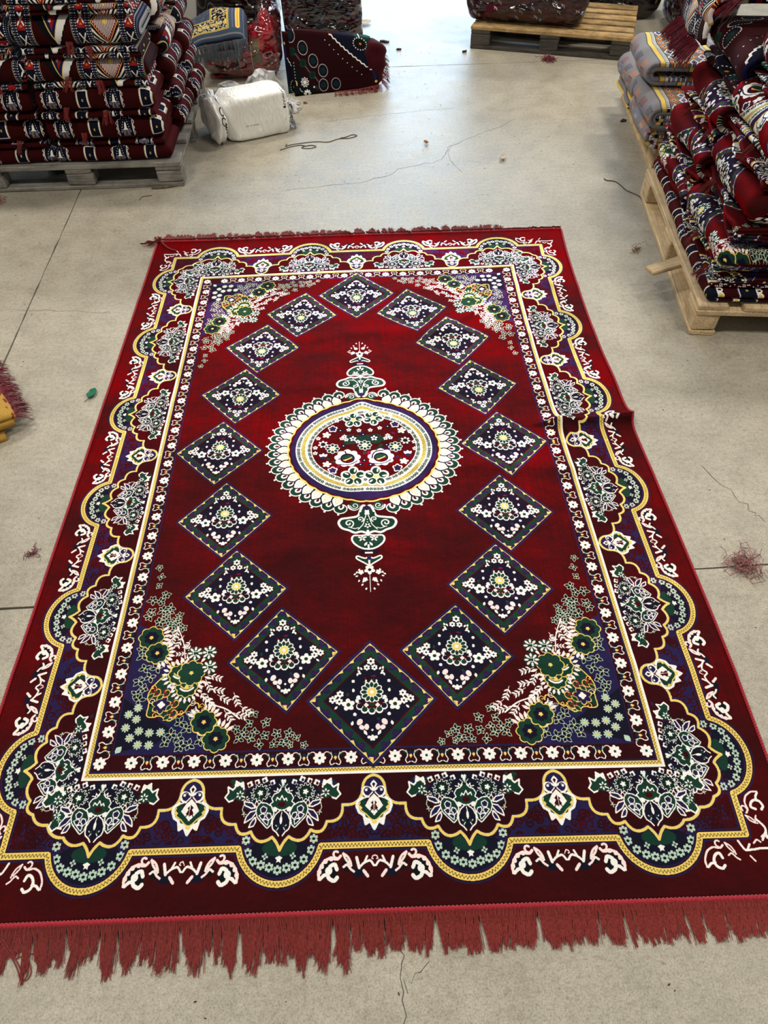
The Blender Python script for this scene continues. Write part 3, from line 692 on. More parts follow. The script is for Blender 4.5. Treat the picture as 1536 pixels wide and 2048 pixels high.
def grey_cloth():
    cv = Cloth(0,0,340,520); cv.a[:] = LGREY
    m = At(cv,(0,0))
    for y,up in ((150,1),(400,-1)):
        m.poly([(0,y-10),(340,y-10),(340,y+10),(0,y+10)],YEL); b = y+up*22
        m.poly([(0,b-8),(340,b-8),(340,b+8),(0,b+8)],WHITE)
        for x in range(0,340,9): m.poly([(x,b-8*up),(x+4,b-8*up),(x+4,b+5*up),(x,b+5*up)],BLACK)
        m.line([(0,b+up*9),(340,b+up*9)],3,BLACK); m.line([(0,y-up*15),(340,y-up*15)],2,BLACK)
    cv.poly([(0,182),(340,182),(340,368),(0,368)],GREY)
    for i in range(5):
        for j in range(4):
            x, y = 34+68*i, 205+47*j+(0 if i%2 else 0); c = (ORA,WHITE,WHITE,ORA)[(i+j)%4]; d = (DNAVY,LILAC,BROWN,RED2)[(i*2+j)%4]
            w = At(cv,(x,y)); w.poly([(-34,0),(0,23),(34,0),(0,-23)],c); w.poly([(-25,0),(0,15),(25,0),(0,-15)],d); w.poly([(-18,0),(0,12),(18,0),(0,-12)],WHITE if c!=WHITE else LILAC)
            w.line([(-10,0),(10,0)],3,DNAVY); w.line([(0,-7),(0,7)],3,DNAVY); w.line([(-6,-5),(6,5)],2,d); w.line([(-6,5),(6,-5)],2,d)
    for i in range(3):                                   # loose hatch motifs on the plain end
        for yb in (60,470):
            w = At(cv,(60+110*i,yb)); c = (ORA,RED2,LILAC)[i]
            for k in range(5): w.line([(-32+k*13,-30),(-18+k*13,4)],3.6,c); w.line([(-28+k*12,10),(-16+k*12,38)],3.6,(NAVY,ORA,RED2)[i]); w.line([(-28+k*10,-34),(-22+k*10,-20)],1.6,WHITE)
            w.line([(-30,4),(24,6)],2.4,BROWN)
    return cv

def slate_cloth():
    cv = Cloth(0,0,480,360); cv.a[:] = SLATE; m = At(cv,(0,0))
    m.poly([(0,60),(330,60),(330,360),(190,360),(190,180),(0,180)],DNAVY)
    rg = np.random.RandomState(2)
    for k in range(330):
        x,y = rg.uniform(6,326),rg.uniform(68,360)
        if x<190 and y>170: continue
        m.line(curl(x,y,rg.uniform(6,13),rg.uniform(0,6),.8,1 if k%2 else -1,9),4.4,(CREAM,CREAM,YEL,WHITE)[k%4])
    for k in range(9): m.petals(20+k*36,116,3,18,6,5,CREAM if k%2 else YEL)
    for P in ([(0,60),(330,60),(330,360)],[(0,180),(190,180),(190,360)]): m.line(P,15,YEL); m.line(P,4,BROWN)
    m.line([(410,70),(410,360)],36,YEL); m.line([(410,70),(410,360)],6,ORA); m.line([(370,60),(370,360)],4,LILAC); m.line([(455,0),(455,360)],4,LILAC)
    for k in range(24): m.line(curl(rg.uniform(10,170),rg.uniform(200,350),9,k,1),2,LGREY)
    m.line([(0,22),(480,22)],8,LGREY)
    return cv

def bagred_cloth():
    cv = Cloth(0,0,500,400); cv.a[:] = BRED; m = At(cv,(0,0)); rg = np.random.RandomState(9)
    m.poly([(40,60),(200,60),(210,190),(60,170)],RED2)
    for k in range(90): m.petals(rg.uniform(50,200),rg.uniform(60,185),1,8,5,2.6,(PINK,DNAVY,ORA,BRED)[k%4])
    m.poly([(205,60),(235,60),(225,190),(205,185)],BROWN); m.line([(240,40),(225,200)],5,CREAM)
    m.poly([(330,90),(390,110),(375,260),(330,250)],BROWN); m.line([(325,60),(318,260)],8,CREAM)
    for k in range(22): m.line([(332,100+k*7),(380,108+k*7)],1.5,YEL)
    m.disc(430,150,34,WHITE,22); m.disc(430,150,27,RED2,16); m.disc(430,150,9,DNAVY,8)
    for x,y in ((445,105),(420,95),(470,112),(260,140),(120,90)): m.flower(x,y,14,5,DNAVY); m.flower(x+8,y-8,9,5,WHITE)
    m.disc(60,50,40,DNAVY,22); m.disc(58,50,20,RED2,14)
    return cv

def bale_cloth(motif=0):
    cv = Cloth(0,0,400,300); cv.a[:] = MAUVE; rg = np.random.RandomState(motif)
    for k,(x,y) in enumerate(((60,60),(200,90),(340,50),(130,210),(280,220),(20,250),(390,200))):
        m = At(cv,(x,y))
        if motif == 0:
            m.disc(0,0,50,DNAVY,34)
            for s in m.both():
                for a in range(5): m.leaf(20+a*4,-24+a*12,24,.5+a*.15,6.5,LILAC)
                m.line(curl(14,10,10,0,1.2),3,LGREY)
            m.line([(-22,26),(0,-24),(22,26)],4,LGREY); m.disc(0,4,8,BROWN,12)
        else:
            for dx,dy in ((-24,20),(0,-18),(22,10)):
                m.poly([(dx-12,dy-10),(dx,dy-2),(dx+13,dy-12),(dx+8,dy+3),(dx+14,dy+12),(dx,dy+6),(dx-14,dy+12),(dx-7,dy)],PINK)
                m.line([(dx-18,dy-18),(dx+18,dy+18)],4,DNAVY)
            if k%3==0: m.disc(30,-30,13,GREEN,16); m.disc(30,-30,8,LGRN,10)
    cv.poly([(0,128),(400,140),(400,152),(0,140)],DNAVY); cv.poly([(0,274),(400,270),(400,290),(0,292)],RED if motif else DNAVY)
    return cv

def wrap_cloth():
    """White shipping wrap with its black brush lettering and grey code line."""
    cv = Cloth(0,0,400,300); cv.a[:] = WHITE; m = At(cv,(0,0))
    # right-edge brush script
    for P in ([(352,250),(358,242),(350,236)],[(350,230),(360,226),(352,220),(360,214)],[(352,208),(362,204)],[(350,198),(360,196),(354,188),(362,184)],[(352,178),(362,170),(354,166)],[(352,158),(364,154)]): m.line(smooth(P),3.2,BLACK)
    m.poly([(346,146),(362,150),(366,136),(358,140),(352,134)],BLACK)
    for k,x in enumerate(range(120,196,6)):             # faint code
        if k in (3,6): continue
        m.line([(x,78),(x,84)],1.2,LGREY); m.line([(x,84 if k%2 else 78),(x+3.4,84 if k%2 else 78)],1.2,LGREY); m.line([(x+3.4,81),(x+3.4,84 if k%3 else 78)],1.2,LGREY)
    return cv

def gather_cloth():
    cv = Cloth(0,0,200,200); cv.a[:] = WHITE; m = At(cv,(0,0))
    th = np.linspace(0,2*np.pi,30)
    m = At(cv,(-30,-42),(1.35,0),(0,1.35)); m.line([(96,176),(104,164)],5,BLACK)
    m.line(np.stack([103+9*np.cos(th),148+11*np.sin(th)],1),4.5,BLACK)
    m.line(np.stack([107+11*np.cos(th[4:27]),118+13*np.sin(th[4:27])],1),4.5,BLACK); m.line([(118,113),(110,113)],4,BLACK)
    m.line(smooth([(120,98),(112,102),(110,94),(120,90),(118,82),(110,84)]),4.5,BLACK)
    for k in range(4): m.line([(140+6*k,150-10*k),(146+5*k,110-8*k)],1.6,BLACK)
    return cv
# ------------------------------------------------------------------ the hall: slab floor, walls, ceiling
def concrete():
    m, nt, b = newmat('worn_concrete'); tc = nd(nt,'ShaderNodeTexCoord'); v = tc.outputs['Object']
    big = noise(nt,v,1.1,5,.6); mid = noise(nt,v,9,5,.65); fine = noise(nt,v,230,4,.75)
    c = ramp(nt,big,((.3,(.31,.285,.232)),(.5,(.385,.355,.295)),(.72,(.45,.415,.345))))
    def mult(a, fac, stops, k=1.0):
        mx = nd(nt,'ShaderNodeMix',data_type='RGBA',blend_type='MULTIPLY'); mx.inputs[0].default_value = k
        nt.links.new(a,mx.inputs['A']); nt.links.new(ramp(nt,fac,stops),mx.inputs['B']); return mx.outputs['Result']
    c = mult(c,mid,((.28,(.80,.79,.77)),(.55,(1,1,1)),(.8,(1.06,1.06,1.06))),.9)
    c = mult(c,fine,((.3,(.45,.43,.4)),(.47,(.98,.98,.98)),(.66,(1.3,1.3,1.3))),.9)
    c = mult(c,noise(nt,v,1,4,.7,(6,60,1)),((.3,(.9,.9,.9)),(.6,(1.04,1.04,1.04))),.7)      # trowel and drag streaks
    c = mult(c,noise(nt,v,62,4,.7),((.3,(.72,.70,.67)),(.5,(1,1,1)),(.72,(1.16,1.16,1.15))),.8)
    c = mult(c,noise(nt,v,38,2,.5),((.72,(1,1,1)),(.79,(.45,.43,.4))),.8)                     # grit specks
    nt.links.new(c,b.inputs['Base Color'])
    nt.links.new(ramp(nt,mid,((.2,(.38,.38,.38)),(.8,(.54,.54,.54)))),b.inputs['Roughness']); b.inputs['Specular IOR Level'].default_value = .55
    n = bump(nt,fine,.25,.0012); nt.links.new(bump(nt,mid,.2,.004,n),b.inputs['Normal']); return m
M_CONC = concrete()
M_BASE = plain('joint_dirt',(.10,.09,.08),.95,.1); M_WALL = plain('painted_wall',(.30,.30,.29),.8,.2,0,3,.06); M_CEIL = plain('roof_sheet',(.17,.17,.17),.7,.3,0,2,.05)
V,F = box_data(.5,3.2,-.06,15,15.6,.1); floor = mesh('floor',V,F,M_BASE,smooth=False); tag(floor,kind='structure')
RZ = math.radians(1.6)                                        # the slab grid lies a little askew to the rug
def rot(x,y): return (x*math.cos(RZ)-y*math.sin(RZ), x*math.sin(RZ)+y*math.cos(RZ))
JX = (-6.6,-1.385,4.6,7.6); JY = (-4.3,-.562,3.60,10.6)
for i in range(3):
    for j in range(3):
        g = .0028; x0,x1,y0,y1 = JX[i]+g,JX[i+1]-g,JY[j]+g,JY[j+1]-g
        n = 60; rg = random.Random(i*7+j); ring = []
        for (ax,ay),(bx,by) in (((x0,y0),(x1,y0)),((x1,y0),(x1,y1)),((x1,y1),(x0,y1)),((x0,y1),(x0,y0))):
            for k in range(n):
                t = k/n; q = rg.uniform(-1,1)*.0016*(3 if rg.random()<.06 else 1); dx,dy = (0,q) if ay==by else (q,0)
                ring.append(rot(ax+(bx-ax)*t+dx, ay+(by-ay)*t+dy))
        N = len(ring); V = [(x,y,0) for x,y in ring]+[(x,y,-.012) for x,y in ring]
        F = [tuple(range(N))]+[(k,k+N,(k+1)%N+N,(k+1)%N) for k in range(N)]
        mesh('concrete_slab',V,F,M_CONC,floor,smooth=False)
rg = random.Random(31)                                        # hairline cracks
for pts,wd in (([(-.38,1.9),(.05,1.98),(.25,2.12),(.45,2.22),(.52,2.38),(.70,2.52),(.95,2.72)],.0022),([(.52,2.38),(.50,2.2),(.55,2.05)],.0016),([(-.06,-1.82),(.03,-1.68),(.05,-1.55),(.055,-1.45)],.0022),([(.05,-1.55),(.10,-1.50)],.0016),([(-.2,2.75),(.05,2.80),(.30,2.86),(.6,2.9)],.0016),([(1.12,-.12),(1.20,-.28),(1.24,-.36)],.0022),([(-1.46,.9),(-1.2,.88),(-1.05,.86)],.0016)):
    P = smooth(pts,6); P += np.array([[rg.gauss(0,.006),rg.gauss(0,.006)] for _ in P]); d = np.gradient(P,axis=0); d /= np.linalg.norm(d,axis=1)[:,None]; nn = np.stack([-d[:,1],d[:,0]],1); V=[]
    for p,q in zip(P,nn): h = wd*rg.uniform(.25,.6); V += [(p[0]+q[0]*h,p[1]+q[1]*h,.0004),(p[0]-q[0]*h,p[1]-q[1]*h,.0004)]
    mesh('hairline_crack',V,[(2*i,2*i+1,2*i+3,2*i+2) for i in range(len(P)-1)],M_BASE,floor,smooth=False)
def shell(name, c, s, m): V,F = box_data(*c,*s); tag(mesh(name,V,F,m,smooth=False),kind='structure')
shell('wall_left',(-6.0,3.2,2.9),(.2,14.4,5.8),M_WALL); shell('wall_right',(7.0,3.2,2.9),(.2,14.4,5.8),M_WALL); shell('wall_back',(.5,-3.9,2.9),(13.2,.2,5.8),M_WALL)
shell('ceiling',(.5,3.2,5.9),(13.2,14.4,.2),M_CEIL)
V,F = join([box_data(-3.75,10.3,2.9,4.5,.2,5.8),box_data(5.0,10.3,2.9,4.0,.2,5.8),box_data(.75,10.3,5.4,4.5,.2,.8)])   # far wall around the open roller door
tag(mesh('wall_front',V,F,M_WALL,smooth=False),kind='structure')
# ------------------------------------------------------------------ the big spread rug
RUG = rug_cloth(); IM_RUG = make_image('rug_pattern',RUG)
M_RUG = carpet('velvet_pile',IM_RUG,0,750,1.0,gloss=1.5)
M_BIND = plain('overlock_yarn',(.34,.014,.028),.75,.15,.3,300,.35); M_YARN = plain('fringe_yarn',(.225,.033,.030),.75,.12,.08,200,.35)
WK = np.array([[-.01380825,.00765439],[-.00992755,.00321873],[-.01876935,-.00190554],[-.02127072,.03318349],[.00840701,-.0020647],[.00277108,-.00183753],[.00549663,.000219],[.00241497,.00056549],[.00770216,.00263183],[.00973911,-.01454378]])
def rug_xy(u, v):
    """Where cloth point (u, v) really lies: the rug was thrown down a little skewed and stretched."""
    u = np.asarray(u,float); v = np.asarray(v,float)
    B = np.stack([u**0,u,v,u*v,u*u,v*v,u*u*v,u*v*v,v**3,u*v**3],-1)@WK
    return u+B[...,0], v+B[...,1]
def seg_ridge(u, v, a, b, wd):
    a = np.array(a); b = np.array(b); d = b-a; t = np.clip(((u-a[0])*d[0]+(v-a[1])*d[1])/(d@d),0,1)
    ex, ey = u-a[0]-t*d[0], v-a[1]-t*d[1]; s = np.sqrt(ex**2+ey**2); k = np.where(ey < 0, .55, 1.5)*wd      # sharp crest, steeper on the near side
    return np.exp(-s/k*(1-.35*np.exp(-s/.004))), t
def rug_h(u, v):
    u = np.asarray(u,float); v = np.asarray(v,float); h = np.full(u.shape,.0065)
    for v0,am,ph in ((.93,.004,0),(.62,.006,1),(.30,.004,2.2),(-.12,.006,.7),(-.46,.003,1.9),(-.85,.003,0)):   # storage creases
        h += am*(.55+.45*np.sin(3.1*u+ph))*np.exp(-((v-v0-.03*np.sin(4*u+ph))/.035)**2)
    h += .0025*(1+np.sin(5.2*u+1.7*np.sin(3.3*v))*np.sin(4.1*v+u))
    r,t = seg_ridge(u,v,(.96,.092),(.70,.080),.026); h += .042*r*(1-.45*t)
    r,t = seg_ridge(u,v,(.70,.080),(.775,-.07),.020); h += .026*r*(1-t)
    h += .010*np.exp(-((u-.9)/.2)**2-((v-.30)/.12)**2)
    r,t = seg_ridge(u,v,(.30,.60),(.62,.86),.03); h += .006*r
    e = np.minimum(np.minimum(.955-np.abs(u),.03),np.minimum(1.41-np.abs(v),.03))/.03
    return h
nu, nv = 200, 380
U, Vv = np.meshgrid(np.linspace(-.955,.955,nu),np.linspace(-1.40,1.41,nv)); X,Y = rug_xy(U,Vv); Z = rug_h(U,Vv)
top = np.stack([X,Y,Z],-1).reshape(-1,3); uvs = np.stack([(U/.955+1)/2,(Vv/1.405+1)/2],-1).reshape(-1,2)
F = [(j*nu+i,j*nu+i+1,(j+1)*nu+i+1,(j+1)*nu+i) for j in range(nv-1) for i in range(nu-1)]
edge = [i for i in range(nu)]+[j*nu+nu-1 for j in range(1,nv)]+[(nv-1)*nu+i for i in range(nu-2,-1,-1)]+[j*nu for j in range(nv-2,0,-1)]
b0 = len(top); low = top[edge].copy(); low[:,2] = np.maximum(low[:,2]-.0062,.0003); n = len(edge)
F += [(edge[k],b0+k,b0+(k+1)%n,edge[(k+1)%n]) for k in range(n)]
rug = empty('velvet_rug',(0,0,0)); tag(rug,'large red velvet rug with diamond ring and round medallion spread flat on the concrete','rug')
mesh('pile',np.vstack([top,low]),F,M_RUG,rug,np.vstack([uvs,uvs[edge]]))
def binding(P, pitch, r, name):
    """Overlocked edge: a cord with one bulge per stitch, wrapped on a slant."""
    P = np.array(P); d = np.r_[0,np.cumsum(np.linalg.norm(np.diff(P,axis=0),axis=1))]; ns = int(d[-1]/pitch); s = np.linspace(0,d[-1],ns*4+1)
    Q = np.stack([np.interp(s,d,P[:,k]) for k in range(3)],1); ph = np.arange(len(s))%4
    V,F = tube_data(Q, np.where(ph==0,r*.72,np.where(ph==2,r*1.12,r*1.02)), 8); mesh(name,V,F,M_BIND,rug)
def edge_line(u, v, dz=0): x,y = rug_xy(u,v); return np.stack([x,y,rug_h(u,v)+dz],1)
t = np.linspace(-1,1,200)
binding(edge_line(t*.957,-1.403+0*t,-.001),.0088,.0062,'near_binding'); binding(edge_line(t*.957,-1.4105+0*t,-.0045),.006,.0034,'chain_stitch')
binding(edge_line(t*.957,1.412+0*t,-.001),.0088,.0055,'far_binding')
for sg in (-1,1): binding(edge_line(sg*.957+0*t,t*1.405,-.001),.007,.0042,'side_binding')
tv = []
for k in range(6):
    V,F = strands(46,.0195,.074,100+k,.5,None,.00105,6,2); tv.append((V,F))
protos = []
for k,(V,F) in enumerate(tv):
    me = bpy.data.meshes.new('tassel'); me.from_pydata(V,[],F); me.materials.append(M_YARN); protos.append(me)
rg = random.Random(4); NT = 104
for k in range(NT):
    o = bpy.data.objects.new('tassel',protos[rg.randrange(6)]); COL.objects.link(o); o.parent = rug
    u = -.955+1.91*k/NT; x,y = rug_xy(u,-1.407); x2,y2 = rug_xy(u+.0184,-1.407)
    L = rg.uniform(.92,1.08)*(1 if k>48 else rg.choice((.8,1.0,1.25,1.35)))
    o.location = (float(x),float(y),.001); o.rotation_euler = (0,0,math.atan2(y2-y,x2-x)+rg.gauss(0,.10)); o.scale = (rg.uniform(.9,1.12),L,1)
for k in range(NT):                                           # far fringe, short and half hidden by the edge
    o = bpy.data.objects.new('far_tassel',protos[rg.randrange(6)]); COL.objects.link(o); o.parent = rug
    u = -.955+1.91*(k+1)/NT; x,y = rug_xy(u,1.416); x2,y2 = rug_xy(u-.0184,1.416)
    ln = rg.uniform(.5,.85)*(.35 if u>.68 else 1)
    o.location = (float(x),float(y),.003); o.rotation_euler = (0,0,math.atan2(y2-y,x2-x)+rg.gauss(0,.25)); o.scale = (rg.uniform(.9,1.2),ln,1.6)
x,y = rug_xy(-.957,1.40)
for k,(a,l) in enumerate(((-1.9,.9),(-1.5,1.1),(-1.2,.8),(-.8,1.0))):    # unravelled far left corner
    o = bpy.data.objects.new('corner_tassel',protos[k]); COL.objects.link(o); o.parent = rug; o.location = (float(x)+.01,float(y)+.01*k,.008); o.rotation_euler = (0,0,a); o.scale = (.5,l,1.5)
P = [(float(x)+.02,float(y)+.01,.014),(float(x)+.04,float(y)-.03,.016),(float(x)+.07,float(y)-.06,.013),(float(x)+.10,float(y)-.075,.012)]
V,F = tube_data(smooth(P),.003,5); mesh('loose_cord',V,F,M_YARN,rug)
x,y = rug_xy(-.955,-1.41); x = float(x); y = float(y)
P = [(-.80,-1.44,.01),(-.775,-1.465,.004),(-.752,-1.49,.003),(-.735,-1.515,.002),(-.725,-1.50,.003),(-.742,-1.47,.003),(-.765,-1.45,.004)]
V,F = join([tube_data(smooth([(p[0]+dx,p[1]+.012,p[2]) for p in P]),.0012,4) for dx in (0,.006)]+[tube_data(smooth([(-.79,-1.44,.004),(-.76,-1.462,.003),(-.735,-1.455,.002),(-.70,-1.46,.002)]),.0011,4)]); mesh('loose_yarn',V,F,M_YARN,rug)
# ------------------------------------------------------------------ pallets
M_NEWWOOD = wood('pale_pine',(.44,.30,.15),(.76,.58,.36),.3); M_OLDWOOD = wood('weathered_grey_wood',(.11,.105,.10),(.30,.285,.26),.45); M_DARKWOOD = wood('dirty_dark_wood',(.035,.033,.032),(.10,.09,.08),.4); M_YELWOOD = wood('yellow_pine',(.32,.19,.07),(.64,.43,.20),.55)
def pallet(name, loc, rz, L, W, mats, label, H=.135, decks=5, group=None, deck_gap=None):
    """Block pallet: origin at one corner; length L along local x, width W along local y."""
    r = empty(name,loc,rz); tag(r,label,'pallet',group); deck,block,low = mats
    bw,bh,bt = .13,H-.066,.022
    sg = 1 if W > 0 else -1; xs = (bw/2,L/2,L-bw/2); ys = (.05*sg,W/2,W-.05*sg)
    for y in ys:
        box('bottom_board',(L/2,y,bt/2),(L,.10,bt),low,r); box('stringer_board',(L/2,y,H-.033),(L-.002,.10,.022),low,r) if False else None
        for x in xs: box('block',(x,y,bt+bh/2),(bw+RND.uniform(-.008,.008),.098,bh),block,r,.004,.006)
    for x in xs: box('stringer_board',(x,W/2,bt+bh+.011),(bw,abs(W),.022),low,r)
    for k in range(decks):
        wd = (.118 if k%2==0 else .095) if decks < 6 else .088; y = sg*wd/2+(W-sg*wd)*k/(decks-1); box('deck_board',(L/2,y,H-.011),(L+RND.uniform(-.004,.01),wd,.022),deck,r,.0025)
    return r
a = math.atan2(.995,.0975)
P_R = pallet('wooden_pallet',(1.299,.594,0),a,1.165,-.8,(M_NEWWOOD,M_NEWWOOD,M_NEWWOOD),'pale new pine pallet under the red floral rug pile at right')
P_G = pallet('wooden_pallet',(1.53,2.0,0),a,1.0,-.8,(M_NEWWOOD,M_NEWWOOD,M_NEWWOOD),'pale pine pallet under the folded grey rugs, mostly hidden')
P_L = pallet('wooden_pallet',(-1.945,1.955,0),math.radians(1.3),1.04,1.15,(M_OLDWOOD,M_OLDWOOD,M_OLDWOOD),'weathered grey pallet under the patterned rug stack at left',H=.125)
P_F = pallet('wooden_pallet',(.80,3.925,0),math.atan2(-.325,1.03),1.075,.72,(M_YELWOOD,M_DARKWOOD,M_DARKWOOD),'pallet with yellowish deck boards and dark blocks under the shrink-wrapped bale',decks=6)
st = box('splinter_board',(0,0,0),(.20,.055,.018),M_NEWWOOD,P_R,.004); st.rotation_euler = (0,.0,math.radians(118)); st.location = (.335,.045,.105)
# ------------------------------------------------------------------ folded rugs
IM = {}
def im(k, f): 
    if k not in IM: IM[k] = make_image(k,f())
    return IM[k]
M_KILIM = carpet('kilim_pile',im('kilim',kilim_cloth),.0); M_MIHRAB = carpet('mihrab_pile',im('mihrab',mihrab_cloth),0,gloss=.25)
M_DOTS = carpet('dotted_pile',im('dots',dots_cloth),0,gloss=.2); M_GREYK = carpet('grey_kilim',im('grey_kilim',grey_cloth),0)
M_FOLD = carpet('folded_velvet',IM_RUG,0,700,.6,gloss=1.0)
SIZE = {'kilim':(.47,.32),'mihrab':(.30,.15),'dots':(.56,.36),'grey':(.34,.52),'rug':(1.91,2.81)}
MATK = {'kilim':M_KILIM,'mihrab':M_MIHRAB,'dots':M_DOTS,'grey':M_GREYK,'rug':M_FOLD}
def roll_path(D, H, n, t):
    """Cross-section of a sheet rolled flat: nested race-track loops, opening at the bottom back; front is y = 0."""
    P = []
    for k in range(n):
        o = k*t; r = (H-2*o-t)/2
        if r < t*.3: break
        zc = H/2; yf = o*.8+r+t/2; yb = D-o-r*.6
        P += [(yb+(yf-yb)*f, zc-r) for f in (0,.35,.7)]
        P += [(yf-r*math.sin(a), zc-r*math.cos(a)) for a in np.linspace(0,math.pi,10)]
        P += [(yf+(yb-yf)*f, zc+r) for f in (.3,.65,1)]
        r2 = max(r-t,t*.2)
        P += [(yb+r*.6*math.sin(a), zc+(r if a<1.57 else r2)*math.cos(a)) for a in np.linspace(.5,2.7,4)]
    return np.array(P)
def fold_mesh(W, D, H, n, t, seed, size, u0=0, v0=0, wr=.006, nx=16, rounded=(0,0), zofs=0, sag=0):
    """Rolled/folded sheet extruded along x in [0, W]; rounded = how far each end tapers like a stuffed bolster."""
    P = roll_path(D,H,n,t); N = len(P); T = np.gradient(P,axis=0); T /= np.linalg.norm(T,axis=1)[:,None]; Nn = np.stack([T[:,1],-T[:,0]],1)
    sl = np.r_[0,np.cumsum(np.linalg.norm(np.diff(P,axis=0),axis=1))]; fc = sl[8] if N > 8 else 0
    outer = P-Nn*t*.45*-1; inner = P+Nn*t*.45*-1
    if np.mean(np.abs(outer[:13,1]-H/2)) < np.mean(np.abs(inner[:13,1]-H/2)): outer, inner = inner, outer
    rg = np.random.RandomState(seed); k = rg.uniform(4,16,5); ph = rg.uniform(0,6.28,5)
    xs = np.linspace(0,W,nx+1); R = H/2
    if rounded[0]: xs = np.r_[R*(1-np.cos(np.linspace(0,np.pi/2,6)))[:-1], np.linspace(R,W,nx)] 
    if rounded[1]: xs = np.r_[xs[xs<W-R-.01], W-R*(1-np.sin(np.linspace(0,np.pi/2,6)))]
    V=[];UV=[]
    for x in xs:
        f = 1.0
        if rounded[0] and x < R: f = min(f,max(.12,math.sqrt(max(0,1-(1-x/R)**2)))*rounded[0]+(1-rounded[0]))
        if rounded[1] and x > W-R: f = min(f,max(.12,math.sqrt(max(0,1-(1-(W-x)/R)**2)))*rounded[1]+(1-rounded[1]))
        for Q in (outer,inner):
            y = Q[:,0]; z = (Q[:,1]-H/2)*f+H/2-(1-f)*H*.12; y = y+(1-f)*R*.7
            wob = wr*(np.sin(k[0]*x+ph[0]+9*y)+.6*np.sin(k[1]*x*1.7+ph[1]+23*z)); wz = wr*(.8*np.sin(k[2]*x+ph[2])+.5*np.sin(k[3]*1.9*x+ph[3]+11*y))
            y = y+wob; z = np.maximum(z-np.abs(wz)*np.clip(z/H,0,1)-sag*math.sin(math.pi*x/W)*np.clip(z/H,0,1),.0006)+zofs
            V.append(np.stack([np.full(N,x),y,z],1)); UV.append(np.stack([(x+u0)/size[0]+0*y,(sl-fc+v0)/size[1]],1))
    V = np.concatenate(V); UV = np.concatenate(UV); F=[]; nxs = len(xs); s = 2*N
    for i in range(nxs-1):
        for j in range(N-1):
            a = i*s+j; F.append((a,a+1,a+s+1,a+s)); b = a+N; F.append((b,b+s,b+s+1,b+1))
        F.append((i*s,(i+1)*s,(i+1)*s+N,i*s+N)); F.append((i*s+N-1,i*s+2*N-1,(i+1)*s+2*N-1,(i+1)*s+N-1))
    for i in (0,nxs-1):
        for j in range(N-1):
            a = i*s+j; q = (a,a+N,a+N+1,a+1); F.append(q if i==0 else q[::-1])
    return V,F,UV
TUFT = []
for k in range(4):
    V,F = strands(26,.03,.055,300+k,.8,.035,.0011,4,3); me = bpy.data.meshes.new('tassel'); me.from_pydata(V,[],F); me.materials.append(M_YARN); TUFT.append(me)
def folded_rug(kind, loc, rz, W, D, z0, z1, label, group=None, lower=.28, u0=0, v0=0, seed=0, rounded=(0,0), tufts=(), n=2, wr=.005, cat='rug', t=None, name='folded_rug'):
    """One folded rug: round main fold on top, the loose edges of its inner folds showing below it."""
    H = z1-z0; hl = H*lower; size = SIZE[kind]; m = MATK[kind]
    root = empty(name,(loc[0],loc[1],z0),rz); tag(root,label,cat,group)
    Hm = H-hl; V,F,UV = fold_mesh(W,D,Hm,n,t or min(.022,Hm/4.2),seed,size,u0,v0,wr,16,rounded,hl); mesh('main_fold',V,F,m,root,UV)
    if hl > .012:
        k = 3 if hl > .05 else (2 if hl > .03 else 1); h = hl/k; rg = random.Random(seed); Vs=[];Fs=[];UVs=[];o=0
        for q in range(k):
            V,F,UV = fold_mesh(W*rg.uniform(.96,1),D*.95,h*1.04,1,h*.42,seed+31*q+7,size,u0+rg.uniform(0,1),v0+rg.uniform(.1,.3),wr*1.3,24,(0,0),h*q)
            V[:,1] += rg.uniform(.0,.022); Vs.append(V); UVs.append(UV); Fs += [tuple(i+o for i in f) for f in F]; o += len(V)
        mesh('fold_edges',np.concatenate(Vs),Fs,m,root,np.concatenate(UVs))
    for i,(tx,tz) in enumerate(tufts):
        o = bpy.data.objects.new('tassel',TUFT[(seed+i)%4]); COL.objects.link(o); o.parent = root; o.location = (tx,.004,tz); o.rotation_euler = (.25,0,.3*math.sin(seed+i*2.1))
    return root
# left stack: two columns facing the camera, then two columns whose folds face the aisle
RL = math.radians(1.3); ROWS = [(.126,.195,'mihrab',.0),(.197,.333,'mihrab',.18),(.335,.460,'mihrab',.22),(.462,.584,'kilim',.22),(.586,.754,'kilim',.26),(.756,.93,'kilim',.36)]
WHO = ['bottom','second from bottom','third from bottom','fourth from bottom','fifth from bottom','topmost']
KN = {'mihrab':'maroon rug with white niches','kilim':'striped rug with white chevrons'}
for r,(z0,z1,kind,lo) in enumerate(ROWS):
    ju = (0.055,-.005,.01,.085,.06,.03)[r]
    folded_rug(kind,(-1.515,1.985+.006*math.sin(r*2.3)),RL,.575-(.012*r if r<3 else .02),.29,z0,z1,f'folded {KN[kind]}, {WHO[r]}, front right column of left pallet','rugs on the left pallet',lo,
        ju,(.055 if kind=='mihrab' else (.10,.10,.10,.075,.075,.09)[r]),40+r,(0,.85),[(.02+.05*r%.5,(z1-z0)*lo+.02),(.30,(z1-z0)*lo)] if r in (2,3,4) else ([(.16,.07)] if r==1 else ()),2)
    folded_rug(kind,(-2.10,1.972+.010*math.sin(r*1.7)),RL,.575-.01*(r%3),.29,z0+.001,z1-.002,f'folded {KN[kind]}, {WHO[r]}, front left column of left pallet','rugs on the left pallet',lo,
        .11+.05*r,(.05 if kind=='mihrab' else .19),60+r,(0,.4),[(.42,(z1-z0)*lo+.01)] if r in (1,3) else (),2)
RA = math.radians(-90)+RL                                     # local -y -> world -x ; these face +x
